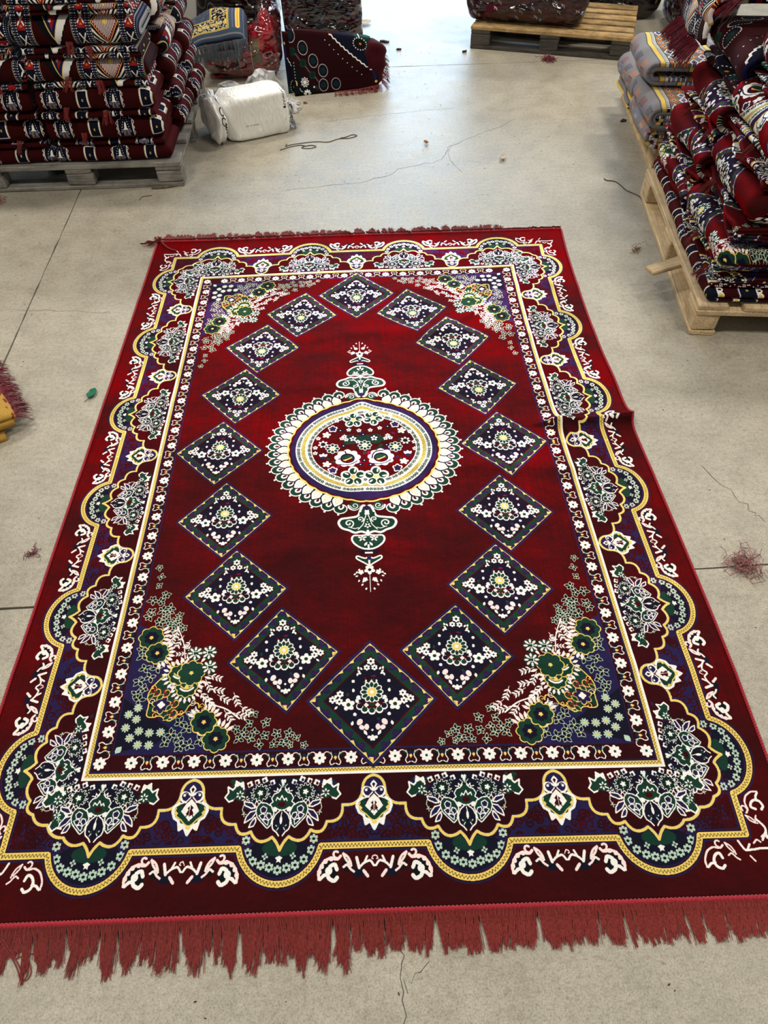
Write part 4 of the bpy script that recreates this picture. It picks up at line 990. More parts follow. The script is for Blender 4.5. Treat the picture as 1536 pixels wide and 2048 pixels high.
for c,(ya,wd) in enumerate(((2.70,.36),(3.075,.36))):
    for r,(z0,z1,kind) in enumerate(((.126,.24,'mihrab'),(.242,.355,'mihrab'),(.357,.47,'mihrab'),(.472,.60,'kilim' if c==0 else 'mihrab'),(.602,.76,'kilim'),(.762,.93,'kilim'))):
        x = -.905-.006*r+.008*math.sin(3*r+c)+.01*c
        folded_rug(kind,(x,ya-wd,),RA+math.pi,wd,.50,z0,z1,f'folded {KN[kind]}, {WHO[r]}, {"middle" if c==0 else "rear"} aisle column of left pallet','rugs on the left pallet',.08,
            .02+.06*r,(.05 if kind=='mihrab' else .10),90+10*c+r,(.75,.75),(),2,.004)
# right stack: columns whose folds face the aisle (-x)
AR = math.radians(-90)-math.atan2(.0975,.995); dR = np.array([.0975,.995])/math.hypot(.0975,.995); nR = np.array([dR[1],-dR[0]])
def at_r(s, off): p = np.array([1.299,.594])+dR*s+nR*(off-.018); return float(p[0]),float(p[1])
def right_rug(kind, s0, s1, z0, z1, off, label, **kw):
    # local x runs from far to near when local -y faces the aisle
    return folded_rug(kind,at_r(s1,off),AR,s1-s0,.55,z0,z1,label,'rugs on the right pallet',**kw)
right_rug('mihrab',.02,1.16,.136,.192,.035,'long folded maroon rug with white motifs lying at the bottom of the right pile',lower=0,v0=.06,seed=201,rounded=(0,.6),n=1,t=.02)
right_rug('rug',.035,.56,.194,.350,.045,'folded floral rug with bright red fold, lowest of the near column on the right pallet',lower=.33,u0=1.02,v0=.62,seed=202,rounded=(0,.9),tufts=[(.2,.05),(.42,.03)],wr=.009)
right_rug('rug',.05,.57,.352,.545,.075,'folded floral rug, second up in the near column on the right pallet',lower=.36,u0=.30,v0=1.72,seed=203,rounded=(0,.9),tufts=[(.12,.06)],wr=.010)
right_rug('rug',.06,.57,.547,.735,.10,'folded floral rug, third up in the near column on the right pallet',lower=.38,u0=.95,v0=1.30,seed=204,rounded=(0,.9),tufts=[(.3,.07)],wr=.010)
right_rug('rug',.07,.57,.737,.92,.13,'folded floral rug on top of the near column on the right pallet',lower=.3,u0=.2,v0=.9,seed=205,rounded=(0,.9),wr=.010)
right_rug('rug',.59,1.15,.194,.285,.035,'thin folded floral rug, lowest of the far column on the right pallet',lower=.3,u0=.35,v0=.52,seed=206,rounded=(.5,0),wr=.008)
right_rug('rug',.585,1.14,.287,.460,.05,'folded floral rug with plain red fold, second up in far column on right pallet',lower=.36,u0=.92,v0=.72,seed=207,rounded=(.6,0),tufts=[(.5,.05)],wr=.010)
right_rug('rug',.585,1.13,.462,.635,.075,'folded floral rug with red fold, third up in far column on right pallet',lower=.38,u0=.94,v0=.75,seed=208,rounded=(.6,0),tufts=[(.46,.04),(.2,.05)],wr=.011)
right_rug('dots',.59,1.12,.637,.808,.11,'folded dark rug with white dots and stepped white line atop the far column at right',lower=.28,u0=.0,v0=.13,seed=209,rounded=(.7,.2),wr=.010)
right_rug('rug',.30,.86,.920,1.08,.19,'folded red rug with white scroll border lying highest across the right pile',lower=.2,u0=.35,v0=.075,seed=210,rounded=(.7,.7),wr=.012)
# grey kilims on the second right pallet
def grey_rug(p, W, D, z0, z1, label, **kw): return folded_rug('grey',p,AR,W,D,z0,z1,label,'grey rugs on the hidden pallet',cat='rug',**kw)
grey_rug((1.475,2.40),.46,.46,.139,.260,'grey folded rug with orange hatch motif, lowest of the near grey pair',lower=0,u0=.05,v0=.44,seed=301,n=3,t=.02,rounded=(0,.15),wr=.006)
grey_rug((1.525,2.87),.42,.46,.139,.300,'grey folded rug with bluish worn end, lower one of the rear grey pair',lower=.2,u0=.2,v0=.46,seed=302,n=3,t=.02,wr=.006)
grey_rug((1.435,2.31),.44,.42,.262,.378,'grey folded rug with orange diamonds, upper one of the near grey pair',lower=0,u0=.0,v0=.075,seed=303,n=3,t=.02,rounded=(0,.2),wr=.006)
grey_rug((1.455,2.53),.44,.44,.380,.490,'grey folded rug with blue crosses lying topmost on the grey rugs',lower=.0,u0=.15,v0=.07,seed=304,n=2,t=.02,rounded=(0,.1),wr=.007)
def pillow(sx, sy, sz, e=.45, nu=40, nv=24, seed=0, wr=.01, freq=9, shape=None):
    """Soft box: superellipsoid with creases, base at z = 0. UVs are planar from the front (x, z)."""
    rg = np.random.RandomState(seed); K = rg.normal(0,freq,(6,3)); ph = rg.uniform(0,6.28,6); V=[];UV=[]
    pw = lambda a,p: math.copysign(abs(a)**p,a)
    for j in range(nv+1):
        la = -math.pi/2+math.pi*j/nv
        for i in range(nu):
            lo = 2*math.pi*i/nu; x = pw(math.cos(la),e)*pw(math.cos(lo),e); y = pw(math.cos(la),e)*pw(math.sin(lo),e); z = pw(math.sin(la),e)
            p = np.array([x*sx/2,y*sy/2,z*sz/2]); d = wr*sum(math.sin(K[q]@p*2+ph[q]) for q in range(6))/2.4
            n = np.array([x/sx,y/sy,z/sz]); n /= np.linalg.norm(n)+1e-9; p = p+n*d; p[2] += sz/2
            if shape is not None: p = shape(p)
            p[2] = max(p[2],.001); V.append(p); UV.append((p[0]/sx+.5,p[2]/sz))
    F=[(j*nu+i,j*nu+(i+1)%nu,(j+1)*nu+(i+1)%nu,(j+1)*nu+i) for j in range(nv) for i in range(nu)]
    return np.array(V),F,np.array(UV)
def fringe_mesh(roots, way, length, n, parent, mat=None, seed=0, r=.0012, spread=.35, sagf=.5, name='fringe', bunch=7):
    """Loose yarn fringe: n strands rooted along a polyline, leaving along 'way' and drooping."""
    R_ = np.array(roots,float); d = np.r_[0,np.cumsum(np.linalg.norm(np.diff(R_,axis=0),axis=1))]; rg = random.Random(seed); parts = []; w_ = np.array(way,float); w_ /= np.linalg.norm(w_); off = np.zeros(3)
    for k in range(n):
        s = d[-1]*(k+rg.random())/n; p = np.array([np.interp(s,d,R_[:,q]) for q in range(3)])
        if k%bunch == 0: off = np.array([rg.gauss(0,spread) for _ in range(3)])
        v = w_+off*.6+np.array([rg.gauss(0,spread*.3) for _ in range(3)]); v /= np.linalg.norm(v); L = length*rg.uniform(.7,1.1)
        P = [p+v*L*t+np.array([0,0,-sagf*L*t*t])+.04*L*np.array([math.sin(k+5*t),math.cos(2*k+4*t),0])*t for t in np.linspace(0,1,6)]
        P = np.array(P); P[:,2] = np.maximum(P[:,2],.0015); parts.append(tube_data(P,np.linspace(r,r*.6,6),3))
    V,F = join(parts); return mesh(name,V,F,mat or M_YARN,parent)
# ------------------------------------------------------------------ rug thrown over the top of the right pile
M_BACK = plain('jute_backing',(.46,.27,.06),.95,.1,0,420,.35,.5,.002)
M_KOVER = M_KILIM; M_FRINGE2 = plain('long_red_fringe',(.16,.012,.028),.8,.12,.15,200,.45)
def sheet(path, y0, y1, th, mats, name, parent, size, u0=0, v0=0, ny=14, wob=.01, seed=1, skew=0):
    """A thick cloth strip following a profile path (x, z), extruded along y; its underside gets the second material."""
    P = smooth(path,5); N = len(P); T = np.gradient(P,axis=0); T /= np.linalg.norm(T,axis=1)[:,None]; Nn = np.stack([-T[:,1],T[:,0]],1)
    sl = np.r_[0,np.cumsum(np.linalg.norm(np.diff(P,axis=0),axis=1))]; rg = np.random.RandomState(seed); ph = rg.uniform(0,6,3); V=[];UV=[]
    for i in range(ny+1):
        t = i/ny; y = y0+(y1-y0)*t
        for sg in (1,-1):
            Q = P+Nn*th*.5*sg; q = wob*np.sin(7*t+ph[0]+3*sl)
            V.append(np.stack([Q[:,0]+q+skew*t,np.full(N,y)+wob*.5*np.sin(9*sl+ph[1]),Q[:,1]+wob*.6*np.sin(5*t+4*sl+ph[2])],1)); UV.append(np.stack([(y-y0+u0)/size[0]+0*sl,(sl+v0)/size[1]],1))
    V=np.concatenate(V);UV=np.concatenate(UV);s=2*N;F=[];mi=[]
    for i in range(ny):
        for j in range(N-1):
            a=i*s+j; F.append((a,a+s,a+s+1,a+1)); mi.append(0); b=a+N; F.append((b,b+1,b+s+1,b+s)); mi.append(1)
        F += [(i*s,i*s+N,(i+1)*s+N,(i+1)*s),(i*s+N-1,(i+1)*s+N-1,(i+1)*s+2*N-1,i*s+2*N-1)]; mi += [0,0]
    for i in (0,ny):
        for j in range(N-1): a=i*s+j; q=(a,a+1,a+N+1,a+N); F.append(q if i==0 else q[::-1]); mi.append(0)
    return mesh(name,V,F,mats,parent,UV,midx=mi)
def fringe_row(P0, P1, parent, n, length, mat=None, rx=.9, seed=0, sc3=(1,1,1), name='tassel', rz=0, protos_=None):
    rg = random.Random(seed); d = (Vector(P1)-Vector(P0)); a = math.atan2(d.y,d.x)
    for k in range(n):
        o = bpy.data.objects.new(name,(protos_ or TUFT)[rg.randrange(4)]); COL.objects.link(o); o.parent = parent
        o.location = Vector(P0)+d*(k/n); o.rotation_euler = (rx+rg.gauss(0,.12),0,a+rz+rg.gauss(0,.15)); o.scale = (sc3[0]*d.length/n/.03*1.15,sc3[1]*length/.055*rg.uniform(.85,1.1),sc3[2])
r = empty('draped_rug',(1.490,1.60,0.0),-.1); tag(r,'striped rug with yellow backing and dark red fringe thrown over the right pile','rug')
sheet([(-.03,.77),(-.045,.81),(-.02,.855),(.06,.877),(.20,.88),(.36,.88)],0.0,.42,.02,[M_KOVER,M_BACK],'top_layer',r,SIZE['kilim'],.0,.1,14,.008,3)
sheet([(-.045,.70),(-.05,.75),(-.03,.81),(.04,.85),(.2,.856),(.40,.856)],.0,.40,.02,[M_KOVER,M_BACK],'under_layer',r,SIZE['kilim'],.25,.0,14,.008,5)
sheet([(.07,.895),(.10,.925),(.17,.945),(.26,.935)],-.06,.40,.012,[M_BACK,M_BACK],'turned_back_end',r,(1,1),0,0,12,.008,8)
fringe_mesh([(.07,-.05,.893),(.06,.15,.90),(.07,.38,.893)],(-1,-.35,-.05),.10,420,r,M_FRINGE2,3,r=.0018,sagf=.5)
fringe_mesh([(-.052,.0,.70),(-.052,.40,.70)],(-.8,-.25,-.5),.085,460,r,M_FRINGE2,5,r=.0018,sagf=.25,spread=.22)
# ------------------------------------------------------------------ dark maroon rug leaning on the wrapped bundles
M_MAROON = plain('dark_maroon_pile',(.045,.002,.006),.9,.1,.1,400,.3)
def lean_rug():
    r = empty('folded_rug',(-.385,3.135,0),math.radians(8)); tag(r,'dark maroon rug with bead-ringed ovals standing on edge before the wrapped bundle','rug')
    W,Ht,th = .50,.325,.05; size = SIZE['dots']; nx,nz = 26,16; V=[];UV=[]
    for s in (0,1):
        for j in range(nz+1):
            for i in range(nx+1):
                a,b = i/nx,j/nz; x = W*a+.05*max(0,a-.6)*(1-b)*2; top = Ht*(1-.20*a**1.4); z = max(.002,top*b); y = .10*b+.02*math.sin(3*a+2*b)*(s==0)
                bul = .018*math.sin(math.pi*b)*math.sin(math.pi*min(1,a*1.1)); crease = .012*math.exp(-((b-.35-.5*(a-.6))/.06)**2)*max(0,a-.55)*2
                y += -bul-crease if s==0 else th+bul*.3
                if a > .93: y += (.0,-.0)[s]+(th*.45 if s==0 else -th*.35)*((a-.93)/.07)**2; 
                V.append((x,y,z)); UV.append((a*.98+.005,b*.97+.02))
    n1 = nx+1; S = n1*(nz+1); F=[]
    for j in range(nz):
        for i in range(nx):
            a=j*n1+i; F += [(a,a+1,a+n1+1,a+n1),(S+a,S+a+n1,S+a+n1+1,S+a+1)]
    for i in range(nx): F += [(i,S+i,S+i+1,i+1),(nz*n1+i,nz*n1+i+1,S+nz*n1+i+1,S+nz*n1+i)]
    for j in range(nz): a=j*n1; F += [(a,a+n1,S+a+n1,S+a),(a+nx,S+a+nx,S+a+n1+nx,a+n1+nx)]
    mesh('front_layer',V,F,M_DOTS,r,UV)
    V2 = [(v[0]-.035,v[1]+.035+.02,v[2]*.93) for v in V[:S]]+[(v[0]-.035,v[1]+.075,v[2]*.93) for v in V[:S]]
    V2 = [(-.035+.25*((x+.035)/.55),y,z) for x,y,z in V2]; mesh('rear_layer',V2,F,M_DOTS,r,[(1-u,1-v) for u,v in UV])
    fringe_mesh([(.25,-.012,.016),(.40,-.010,.02),(.55,.01,.03)],(.15,-1,-.25),.05,150,r,None,11,sagf=.3); fringe_mesh([(.552,.02,.03),(.565,.06,.10),(.56,.09,.18)],(1,-.2,-.3),.05,130,r,None,12)
    V,F,UV = pillow(.13,.11,.25,.7,22,16,17,.012,22); V[:,0] += .515; V[:,1] += .095; mesh('turned_end',V,F,M_MAROON,r)
lean_rug()
# ------------------------------------------------------------------ yellow-backed rug corner at the left edge
r = empty('folded_rug',(-1.585,-.11,0),math.radians(33)); tag(r,'folded rug showing yellow backing and dark red fringe at the left picture edge','rug')
for k,(dx,z,w) in enumerate(((0,.012,.45),(.045,.052,.44))):
    sheet([(0,z+.0),(.15,z+.004),(.30,z+.002),(.405+dx*.8,z-.004 if k else z-.006)],.0+.02*k,.36-.05*(1-k),.022,[M_BACK,M_BACK],'layer',r,(1,1),0,0,12,.006,20+k)
sheet([(0,.078),(.16,.082),(.32,.078),(.43,.070),(.455,.058)],.02,.40,.014,[M_BACK,M_BACK],'top_layer',r,(1,1),0,0,14,.007,25)
V,F = tube_data([(.448+.004*math.sin(i),.02+.375*i/30,.066+.003*math.sin(i*1.7)) for i in range(31)],.005,6); mesh('edge_cord',V,F,M_YARN,r)
fringe_mesh([(.455,.02,.064),(.455,.40,.068),(.40,.41,.07)],(1,.25,.1),.06,300,r,M_FRINGE2,21,r=.0014,sagf=.5); fringe_mesh([(.44,.405,.07),(.20,.42,.072),(.0,.42,.075)],(.1,1,.25),.06,240,r,M_FRINGE2,22,r=.0014,sagf=.5)
# stripe woven into the backing
# ------------------------------------------------------------------ bagged and wrapped goods
M_FILM = film('clear_polythene',(.985,.985,.99),.0,.26,.06,11); M_WRAPF = film('stretch_wrap',(.93,.93,.95),.0,.05,.16,10); M_MILKY = film('milky_polythene',(.95,.95,.94),.5,.0,.4,5)
M_BAGRED = carpet('bright_red_pile',im('bag_red',bagred_cloth),.15); M_SLATE = carpet('slate_border',im('slate_border',slate_cloth),.1); M_SLATEY = plain('slate_fringe',(.20,.245,.30),.8,.15,.2,200,.35)
M_BALE0 = carpet('mauve_lilac',im('mauve_lilac',lambda: bale_cloth(0)),0); M_BALE1 = carpet('mauve_white',im('mauve_white',lambda: bale_cloth(1)),0)
def sheeting(name, image):
    m, nt, b = newmat(name); tc = nd(nt,'ShaderNodeTexCoord'); t = nd(nt,'ShaderNodeTexImage',image=image); nt.links.new(tc.outputs['UV'],t.inputs[0]); nt.links.new(t.outputs[0],b.inputs['Base Color'])
    b.inputs['Roughness'].default_value = .38; b.inputs['Specular IOR Level'].default_value = .5
    mp_ = nd(nt,'ShaderNodeMapping'); mp_.inputs['Rotation'].default_value = (.2,.75,.1); mp_.inputs['Scale'].default_value = (1,.5,.22); nt.links.new(tc.outputs['Object'],mp_.inputs[0])
    n1 = noise(nt,mp_.outputs[0],26,3,.55); rd = ramp(nt,n1,((.40,(0,0,0)),(.5,(1,1,1)),(.60,(0,0,0))))      # sharp pulled creases
    nt.links.new(bump(nt,noise(nt,tc.outputs['Object'],9,3,.6,(2.2,1,1)),.35,.012,bump(nt,rd,.55,.006)),b.inputs['Normal']); return m
M_WRAP = sheeting('white_wrap',im('white_wrap',wrap_cloth)); M_GATH = sheeting('white_gather',im('white_gather',gather_cloth))
# clear bag of bright red rugs with a slate fringed rug on top
bag = empty('plastic_bag',(-.735,3.60,0),math.radians(2)); tag(bag,'knotted clear plastic bag holding bright red rugs between the pale board and wrapped bundles','bag')
low = lambda x: .60+.40/(1+math.exp(-(x-.11)*45)); V,F,UV = pillow(.465,.34,.35,.5,60,34,5,.020,11,lambda p: np.array([p[0],p[1]*(1-.25*max(0,p[2]-.2)/.14),p[2]*low(p[0])])); mesh('red_contents',V,F,M_BAGRED,bag,UV)
def neck(p):
    q = np.array([p[0],p[1],p[2]*low(p[0])]); t = max(0,(q[2]-.31)/.07); c = .13; return np.array([c+(q[0]-c)*(1-.6*min(1,t)),q[1]*(1-.55*min(1,t)),q[2]+.13*t])
V,F,UV = pillow(.505,.39,.385,.5,60,36,8,.010,10,neck); mesh('bag_film',V,F,M_FILM,bag,UV)
rr = empty('folded_rug',(-.868,3.465,.016),math.radians(4)); tag(rr,'slate blue fringed rug with cream ornament border lying on the bag of red rugs','rug')
sheet([(.13,.17),(-.015,.215),(-.03,.24),(0,.275),(.08,.318),(.20,.335),(.27,.325)],-.165,.185,.012,[M_SLATE,M_SLATE],'cover',rr,(.36,.36),0,.0,16,.005,31) if False else None
V=[];UV=[];NX,NY=26,20
for s in (0,1):
    for j in range(NY+1):
        for i in range(NX+1):
            a,b=i/NX,j/NY; x=-.165+.36*a; y=-.105+.25*b; z=.245+.075*math.sin(min(1,b*1.15)*1.5)-.06*abs(a-.55)**2*2+.006*math.sin(9*a+4*b)-.05*max(0,.08-b)*10*.5+.035*a
            if a>.9: z -= .05*((a-.9)/.1)**2
            V.append((x,y,z-.014*s)); UV.append((a,.02+.96*b))
n1=NX+1;S=n1*(NY+1);F=[]
for j in range(NY):
    for i in range(NX): a=j*n1+i; F += [(a,a+1,a+n1+1,a+n1),(S+a,S+a+n1,S+a+n1+1,S+a+1)]
for i in range(NX): F += [(i,S+i,S+i+1,i+1),(NY*n1+i,NY*n1+i+1,S+NY*n1+i+1,S+NY*n1+i)]
for j in range(NY): a=j*n1; F += [(a,a+n1,S+a+n1,S+a),(a+NX,S+a+NX,S+a+n1+NX,a+n1+NX)]
mesh('cover',V,F,M_SLATE,rr,UV)
SL=[]
for k in range(4):
    Vt,Ft = strands(26,.03,.055,500+k,.4,.045,.0010,4,3); me=bpy.data.meshes.new('tassel'); me.from_pydata(Vt,[],Ft); me.materials.append(M_SLATEY); SL.append(me)
fringe_row((-.168,-.128,.205),(.19,-.128,.245),rr,17,.075,rx=1.15,seed=41,protos_=SL); fringe_row((-.160,-.128,.165),(.15,-.128,.19),rr,14,.06,rx=1.2,seed=42,protos_=SL)
# plastic wrapped bundles, three layers
st = empty('wrapped_bundle',(-.212,3.97,0),math.radians(1)); tag(st,'pile of mauve rugs sealed in glossy clear plastic behind the dark leaning rug','bundle')
for k in range(5):
    V,F,UV = pillow(.50-.012*(k%2),.55,.105,.35,40,14,70+k,.007,8); V[:,2]+=.098*k; V[:,0]+=.008*math.sin(k*2.2); o=mesh('rug_layer',V,F,M_BALE0,st,UV*np.array([1,.4])+np.array([.13*k,.23*k]))
V,F,UV = pillow(.52,.60,.52,.25,60,34,81,.010,14); mesh('plastic_wrap',V,F,M_FILM,st,UV)
# bales far behind
def bale(loc, rz, s, mat, label, seed, uvm=(1,1), layers=1):
    b = empty('wrapped_bale',loc,rz); tag(b,label,'bale'); V,F,UV = pillow(*s,.3,44,22,seed,.012,8); mesh('packed_rugs',V,F,mat,b,UV*np.array(uvm))
    V,F,UV = pillow(s[0]+.03,s[1]+.03,s[2]+.02,.28,44,22,seed+1,.013,13); mesh('stretch_wrap',V,F,M_WRAPF,b,UV); return b
bale((1.215,4.13,.136),math.atan2(-.325,1.03),(.80,.50,.62),M_BALE1,'shrink-wrapped maroon bale with white motifs on the far pallet',91,(1.9,1.6))
bale((2.0,4.72,.0),math.radians(-14),(.62,.5,.62),M_DOTS,'dark wrapped bale standing behind the far pallet at the top edge',93)
bale((2.50,4.28,0),math.radians(-6),(.40,.45,.60),M_BALE0,'dark glossy wrapped bale beyond the grey rugs at top right',95,(.8,1.1))
bale((-.86,4.30,0),0,(.62,.5,.75),M_DOTS,'dark wrapped bale standing behind the clear bag at top left',97,(1.2,1.4))
# pale board and wire
M_BOARD = plain('pale_board',(.50,.50,.48),.75,.3,0,5,.10)
b = empty('leaning_board',(-1.115,3.68,0),0); tag(b,'pale grey board standing between the left rug stack and clear bag','board'); o = box('panel',(-.10,0,.45),(.30,.035,.90),M_BOARD,b,.001); o.rotation_euler = (0,math.radians(10),0)
V,F = tube_data([(-.13,-.028,.62),(-.10,-.03,.48),(-.055,-.032,.30),(-.015,-.034,.12),(.02,-.035,.006)],.0022,5); mesh('wire',V,F,plain('black_wire',(.03,.03,.03),.5),b)
# white wrapped package with a gathered end
pk = empty('wrapped_package',(-.605,2.66,0),math.radians(24)); tag(pk,'white plastic-wrapped package with black lettering on the floor beside the left stack','package')
def pkshape(p):
    t = max(0,(-p[0]-.12)/.07); q = p.copy(); c = .5-.5*math.cos(min(1,t)*math.pi); q[1] *= 1-.25*c; q[2] *= 1-.12*c; q[2] *= 1-.10*max(0,p[1]/.12); return q
V,F,UV = pillow(.37,.29,.225,.2,80,48,61,.003,14,pkshape)
for v in V:                                                   # pulled creases fanning from the gathered end
    a = math.atan2(v[2]-.09,abs(v[1])+.05); d = max(0,.5-(v[0]+.19)/.38); v[2] = max(.001,v[2]+.0085*math.sin(a*16+v[0]*38+3*math.sin(v[1]*30))*(.25+1.5*d)*min(1,v[2]/.05)); v[1] += .0048*math.sin(v[0]*58-v[2]*34+2.5*math.sin(v[0]*23))*min(1,v[2]/.02)
UV = np.stack([np.array(V)[:,0]/.40+.5,np.array(V)[:,2]/.30-(np.array(V)[:,1]-.0)/.60*0+np.clip(np.array(V)[:,1]+.12,0,.3)/.45*(np.array(V)[:,2]>.15)],1)
mesh('wrapped_box',V,F,M_WRAP,pk,UV)
def fin(p): q = p.copy(); q[1] += .014*math.sin(p[0]*170+p[2]*9); q[0] += .008*math.sin(p[2]*28+p[1]*14)+.05*(p[2]-.1); return q
V,F,UV = pillow(.085,.32,.235,.75,48,34,63,.006,20,fin); V[:,0] -= .226; V[:,1] -= .02; mesh('gathered_end',V,F,M_GATH,pk,np.stack([(V[:,0]+.275)/.12,V[:,2]/.235],1))
V,F,UV = pillow(.07,.14,.10,.8,20,14,65,.015,30); V[:,0] += .20; V[:,1] -= .04; mesh('loose_film',V,F,M_FILM,pk,UV)
# milky plastic sheets crumpled behind the package
mp = empty('plastic_sheet',(-.70,3.04,0),math.radians(6)); tag(mp,'crumpled milky plastic sheeting between the white package and clear bag','plastic sheet')
def crumple(cx, cy, sx, sy, h, seed, name):
    rg = np.random.RandomState(seed); n=12; pk_=rg.uniform(-1,1,(7,2)); am=rg.uniform(.3,1,7); V=[]
    for j in range(n+1):
        for i in range(n+1):
            a,b=i/n*2-1,j/n*2-1; z=0
            for (px,py),q in zip(pk_,am): z=max(z,q*h*(1-1.5*abs(a*px+b*py+.3*(px-py))-.35*abs(a-b*.3)))
            V.append((cx+a*sx/2+.02*rg.uniform(-1,1),cy+b*sy/2+.02*rg.uniform(-1,1),.004+max(0,z)*(1-max(abs(a),abs(b))**4)))
    F=[(j*(n+1)+i,j*(n+1)+i+1,(j+1)*(n+1)+i+1,(j+1)*(n+1)+i) for j in range(n) for i in range(n)]
    mesh(name,V,F,M_MILKY,mp,smooth=False)
crumple(-.07,.02,.26,.20,.17,3,'crumpled_fold'); crumple(.13,.02,.26,.22,.19,7,'crumpled_fold'); crumple(.26,-.10,.16,.20,.05,9,'flat_flap')
# ------------------------------------------------------------------ litter on the floor
M_LEAF = plain('dry_leaf',(.26,.15,.07),.8,.2,0,60,.3); M_PALE = plain('pale_leaf',(.55,.45,.33),.8,.2,0,60,.2); M_DIRT = plain('dark_scrap',(.07,.05,.04),.9,.1,0,80,.5); M_GRN = plain('green_scrap',(.02,.16,.09),.7,.2,0,60,.3); M_FLUFF = plain('maroon_fluff',(.20,.02,.04),.9,.1,.3,90,.4); M_PINKF = plain('faded_pink_fluff',(.36,.14,.14),.9,.1,.2,90,.4); M_THREAD = plain('grey_thread',(.10,.095,.09),.9,.1); M_STICK = plain('broken_stick',(.16,.13,.09),.9,.1,0,70,.4)
def leaf_thing(name, x, y, L, rz, mat, label, cup=.35):
    V=[];n=8
    for i in range(n+1):
        t=i/n; w_=L*.32*math.sin(math.pi*min(1,t*.96+.02))*(1+.2*math.sin(9*t)); zc=.004+cup*L*.5*(t-.5)**2*2
        for s in (-1,-.4,.4,1): V.append((L*(t-.5),s*w_,zc+cup*abs(s)*w_*.9))
    F=[(i*4+k,i*4+k+1,(i+1)*4+k+1,(i+1)*4+k) for i in range(n) for k in range(3)]; m=len(V); V+= [(a,b,c-.0015) for a,b,c in V]; F += [tuple(q+m for q in f[::-1]) for f in F[:n*3]]
    st = tube_data([(-L*.5,0,.006),(-L*.62,.004,.003),(-L*.75,.01,.002)],.0012,4); o=len(V); V+=[tuple(p) for p in st[0]]; F+=[tuple(q+o for q in f) for f in st[1]]
    ob=mesh(name,V,F,mat); ob.location=(x,y,0); ob.rotation_euler=(0,0,rz); tag(ob,label,'leaf'); return ob
def fluff(name, x, y, R, n, mat, label, seed, cat='yarn scrap', flat=.4, r=.0011):
    rg=random.Random(seed); parts=[]
    for k in range(n):
        a=rg.uniform(0,6.28); b=rg.gauss(0,.35)*R; P=[]
        for i in range(7):
            t=i/6; a+=rg.gauss(0,.7); P.append((b*math.cos(k)+R*(t-.5)*math.cos(a*.4+k)+rg.gauss(0,.1)*R,b*math.sin(k*1.3)+R*(t-.5)*math.sin(a*.4+k)+rg.gauss(0,.1)*R,.0015+abs(rg.gauss(0,flat*R*.5))))
        parts.append(tube_data(P,r,3))
    V,F=join(parts); ob=mesh(name,V,F,mat); ob.location=(x,y,0); tag(ob,label,cat); return ob
def chip(name, x, y, L, rz, mat, label, cat='scrap'):
    rg=random.Random(int(x*1000)); V=[];n=9
    for i in range(n): a=6.283*i/n; q=L*.5*rg.uniform(.5,1); V.append((q*math.cos(a),q*.45*math.sin(a),.004+rg.uniform(0,.012)))
    V+= [(p[0],p[1],.001) for p in V]; F=[tuple(range(n)),tuple(range(2*n-1,n-1,-1))]+[(i,i+n,(i+1)%n+n,(i+1)%n) for i in range(n)]
    ob=mesh(name,V,F,mat,smooth=False); ob.location=(x,y,0); ob.rotation_euler=(0,0,rz); tag(ob,label,cat)
def thread(P, r, label, mat=None):
    V,F=tube_data(smooth([(a,b,.002) for a,b in P],5),r,5); ob=mesh('thread',V,F,mat or M_THREAD); tag(ob,label,'thread')
leaf_thing('dry_leaf',.056,4.49,.15,.5,M_PALE,'pale brown dry leaf just right of the plastic-wrapped bundles')
leaf_thing('dry_leaf',.783,2.19,.055,1.2,M_PALE,'small curled pale leaf alone on the floor before the right stack',.8)
chip('bark_scrap',.215,4.09,.10,-.2,M_DIRT,'dark crumbly scrap right of the leaning maroon rug'); fluff('bark_fibres',.20,4.10,.09,10,M_DIRT,'dark fibres on the dark crumbly scrap','7' and 7,'scrap') if False else None
leaf_thing('dry_leaf',.382,2.408,.04,2,M_LEAF,'tiny brown star-shaped leaf in the middle of the aisle',.9)
chip('pebble_scrap',.75,3.85,.045,.3,M_DIRT,'small striped dark scrap left of the far pallet'); chip('clay_crumb',-.318,3.02,.035,.4,M_LEAF,'reddish brown crumb on the floor in front of the leaning rug')
chip('dark_crumb',1.553,2.64,.05,.1,M_DIRT,'dark scrap on the floor left of the grey rugs'); chip('leaf_flake',.30,3.93,.05,.1,M_DIRT,'thin dark flake on the floor joint in the aisle')
thread([(-.435,2.375),(-.38,2.41),(-.33,2.43),(-.30,2.42),(-.315,2.395),(-.27,2.385),(-.235,2.405),(-.26,2.425),(-.30,2.415)],.0022,'dark thread with a small loop, left part of the tangle before the white package')
thread([(-.40,2.45),(-.405,2.42),(-.36,2.445),(-.24,2.47),(-.17,2.462),(-.11,2.50),(-.05,2.505),(-.005,2.535),(-.03,2.55),(-.07,2.52),(-.10,2.512)],.0022,'long dark thread lying on the aisle floor right of the white package')
thread([(1.275,1.935),(1.285,1.915),(1.325,1.90),(1.345,1.85),(1.36,1.80),(1.405,1.74),(1.41,1.69)],.003,'dark twisted cord on the floor beside the right pallet')
fluff('red_lint',1.253,1.229,.05,9,M_LEAF,'small reddish lint left of the right pallet',5); leaf_thing('green_leaf',-1.01,.338,.055,1.3,M_GRN,'small green leaf left of the big rug',.5)
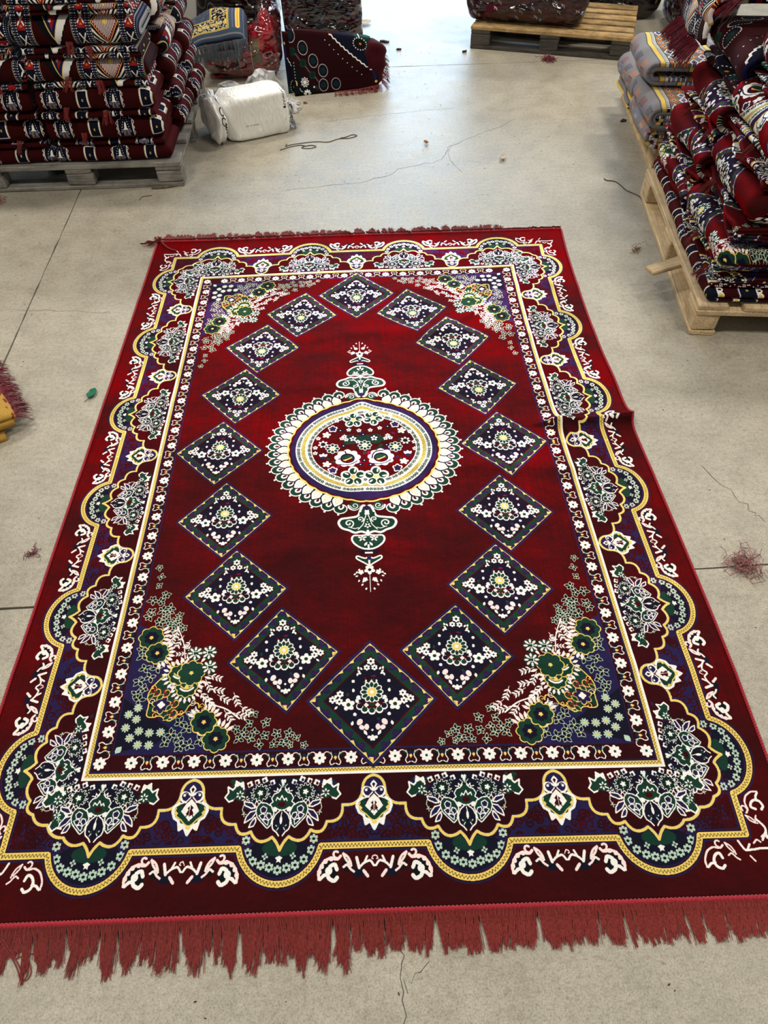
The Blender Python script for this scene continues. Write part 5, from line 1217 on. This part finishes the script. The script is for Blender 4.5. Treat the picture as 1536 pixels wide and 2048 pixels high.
fluff('pink_fluff',1.105,-.531,.075,46,M_PINKF,'faded pink fluff on the floor joint right of the big rug',6); fluff('red_lint',-1.025,-.395,.03,12,M_FLUFF,'small dark red lint left of the big rug',8)
fluff('yarn_fluff',-1.86,1.85,.07,70,M_PINKF,'clump of reddish fluff in front of the left pallet corner',9,r=.0016); fluff('green_strap',-1.61,2.18,.06,34,M_GRN,'tangled green strapping lying inside the left pallet',10,'strap',r=.002)
V,F=tube_data([(-1.07,1.955,.006),(-1.0,1.96,.008),(-.94,1.975,.005)],[.008,.007,.002],6); tag(mesh('broken_stick',V,F,M_STICK),'short broken dark stick on the floor by the left pallet corner','stick')
V,F=tube_data(smooth([(-1.115,1.835,.003),(-1.105,1.87,.003),(-1.06,1.88,.003)]),.0022,4); tag(mesh('twig',V,F,M_LEAF),'thin bent reddish twig on the floor in front of the left pallet','twig')
fluff('yarn_fluff',1.30,3.66,.07,44,M_FLUFF,'dark maroon fluff caught under the front edge of the far pallet',12,r=.0018)
rg=random.Random(77); parts=[]                                # countless tiny grit and lint specks
for k in range(900):
    x=rg.uniform(-1.9,1.6); y=rg.uniform(-1.6,4.2); s=rg.uniform(.0015,.005); 
    if not ((-.85<x<1.2 and 1.55<y<2.3) or (-.2<x<1.3 and 2.3<=y<3.0) or (.2<x<.7 and 3<=y<4) or (-1.9<x<-1.1 and .5<y<1.8) or (-1.9<x<-1.1 and -1.6<y<-.2) or (1.05<x<1.25 and -1.6<y<.5) or (abs(x)<1.3 and y<-1.55)): continue
    a=rg.uniform(0,3.1); parts.append(([(x-s*math.cos(a),y-s*math.sin(a),.0005),(x+s*.4*math.sin(a),y-s*.4*math.cos(a),.0005),(x+s*math.cos(a),y+s*math.sin(a),.0005),(x-s*.4*math.sin(a),y+s*.4*math.cos(a),.0005),(x,y,.002)],[(0,1,4),(1,2,4),(2,3,4),(3,0,4)]))
V,F=join(parts); tag(mesh('floor_grit',V,F,M_DIRT,smooth=False),'tiny dark grit and lint specks scattered over the concrete','grit',kind='stuff')
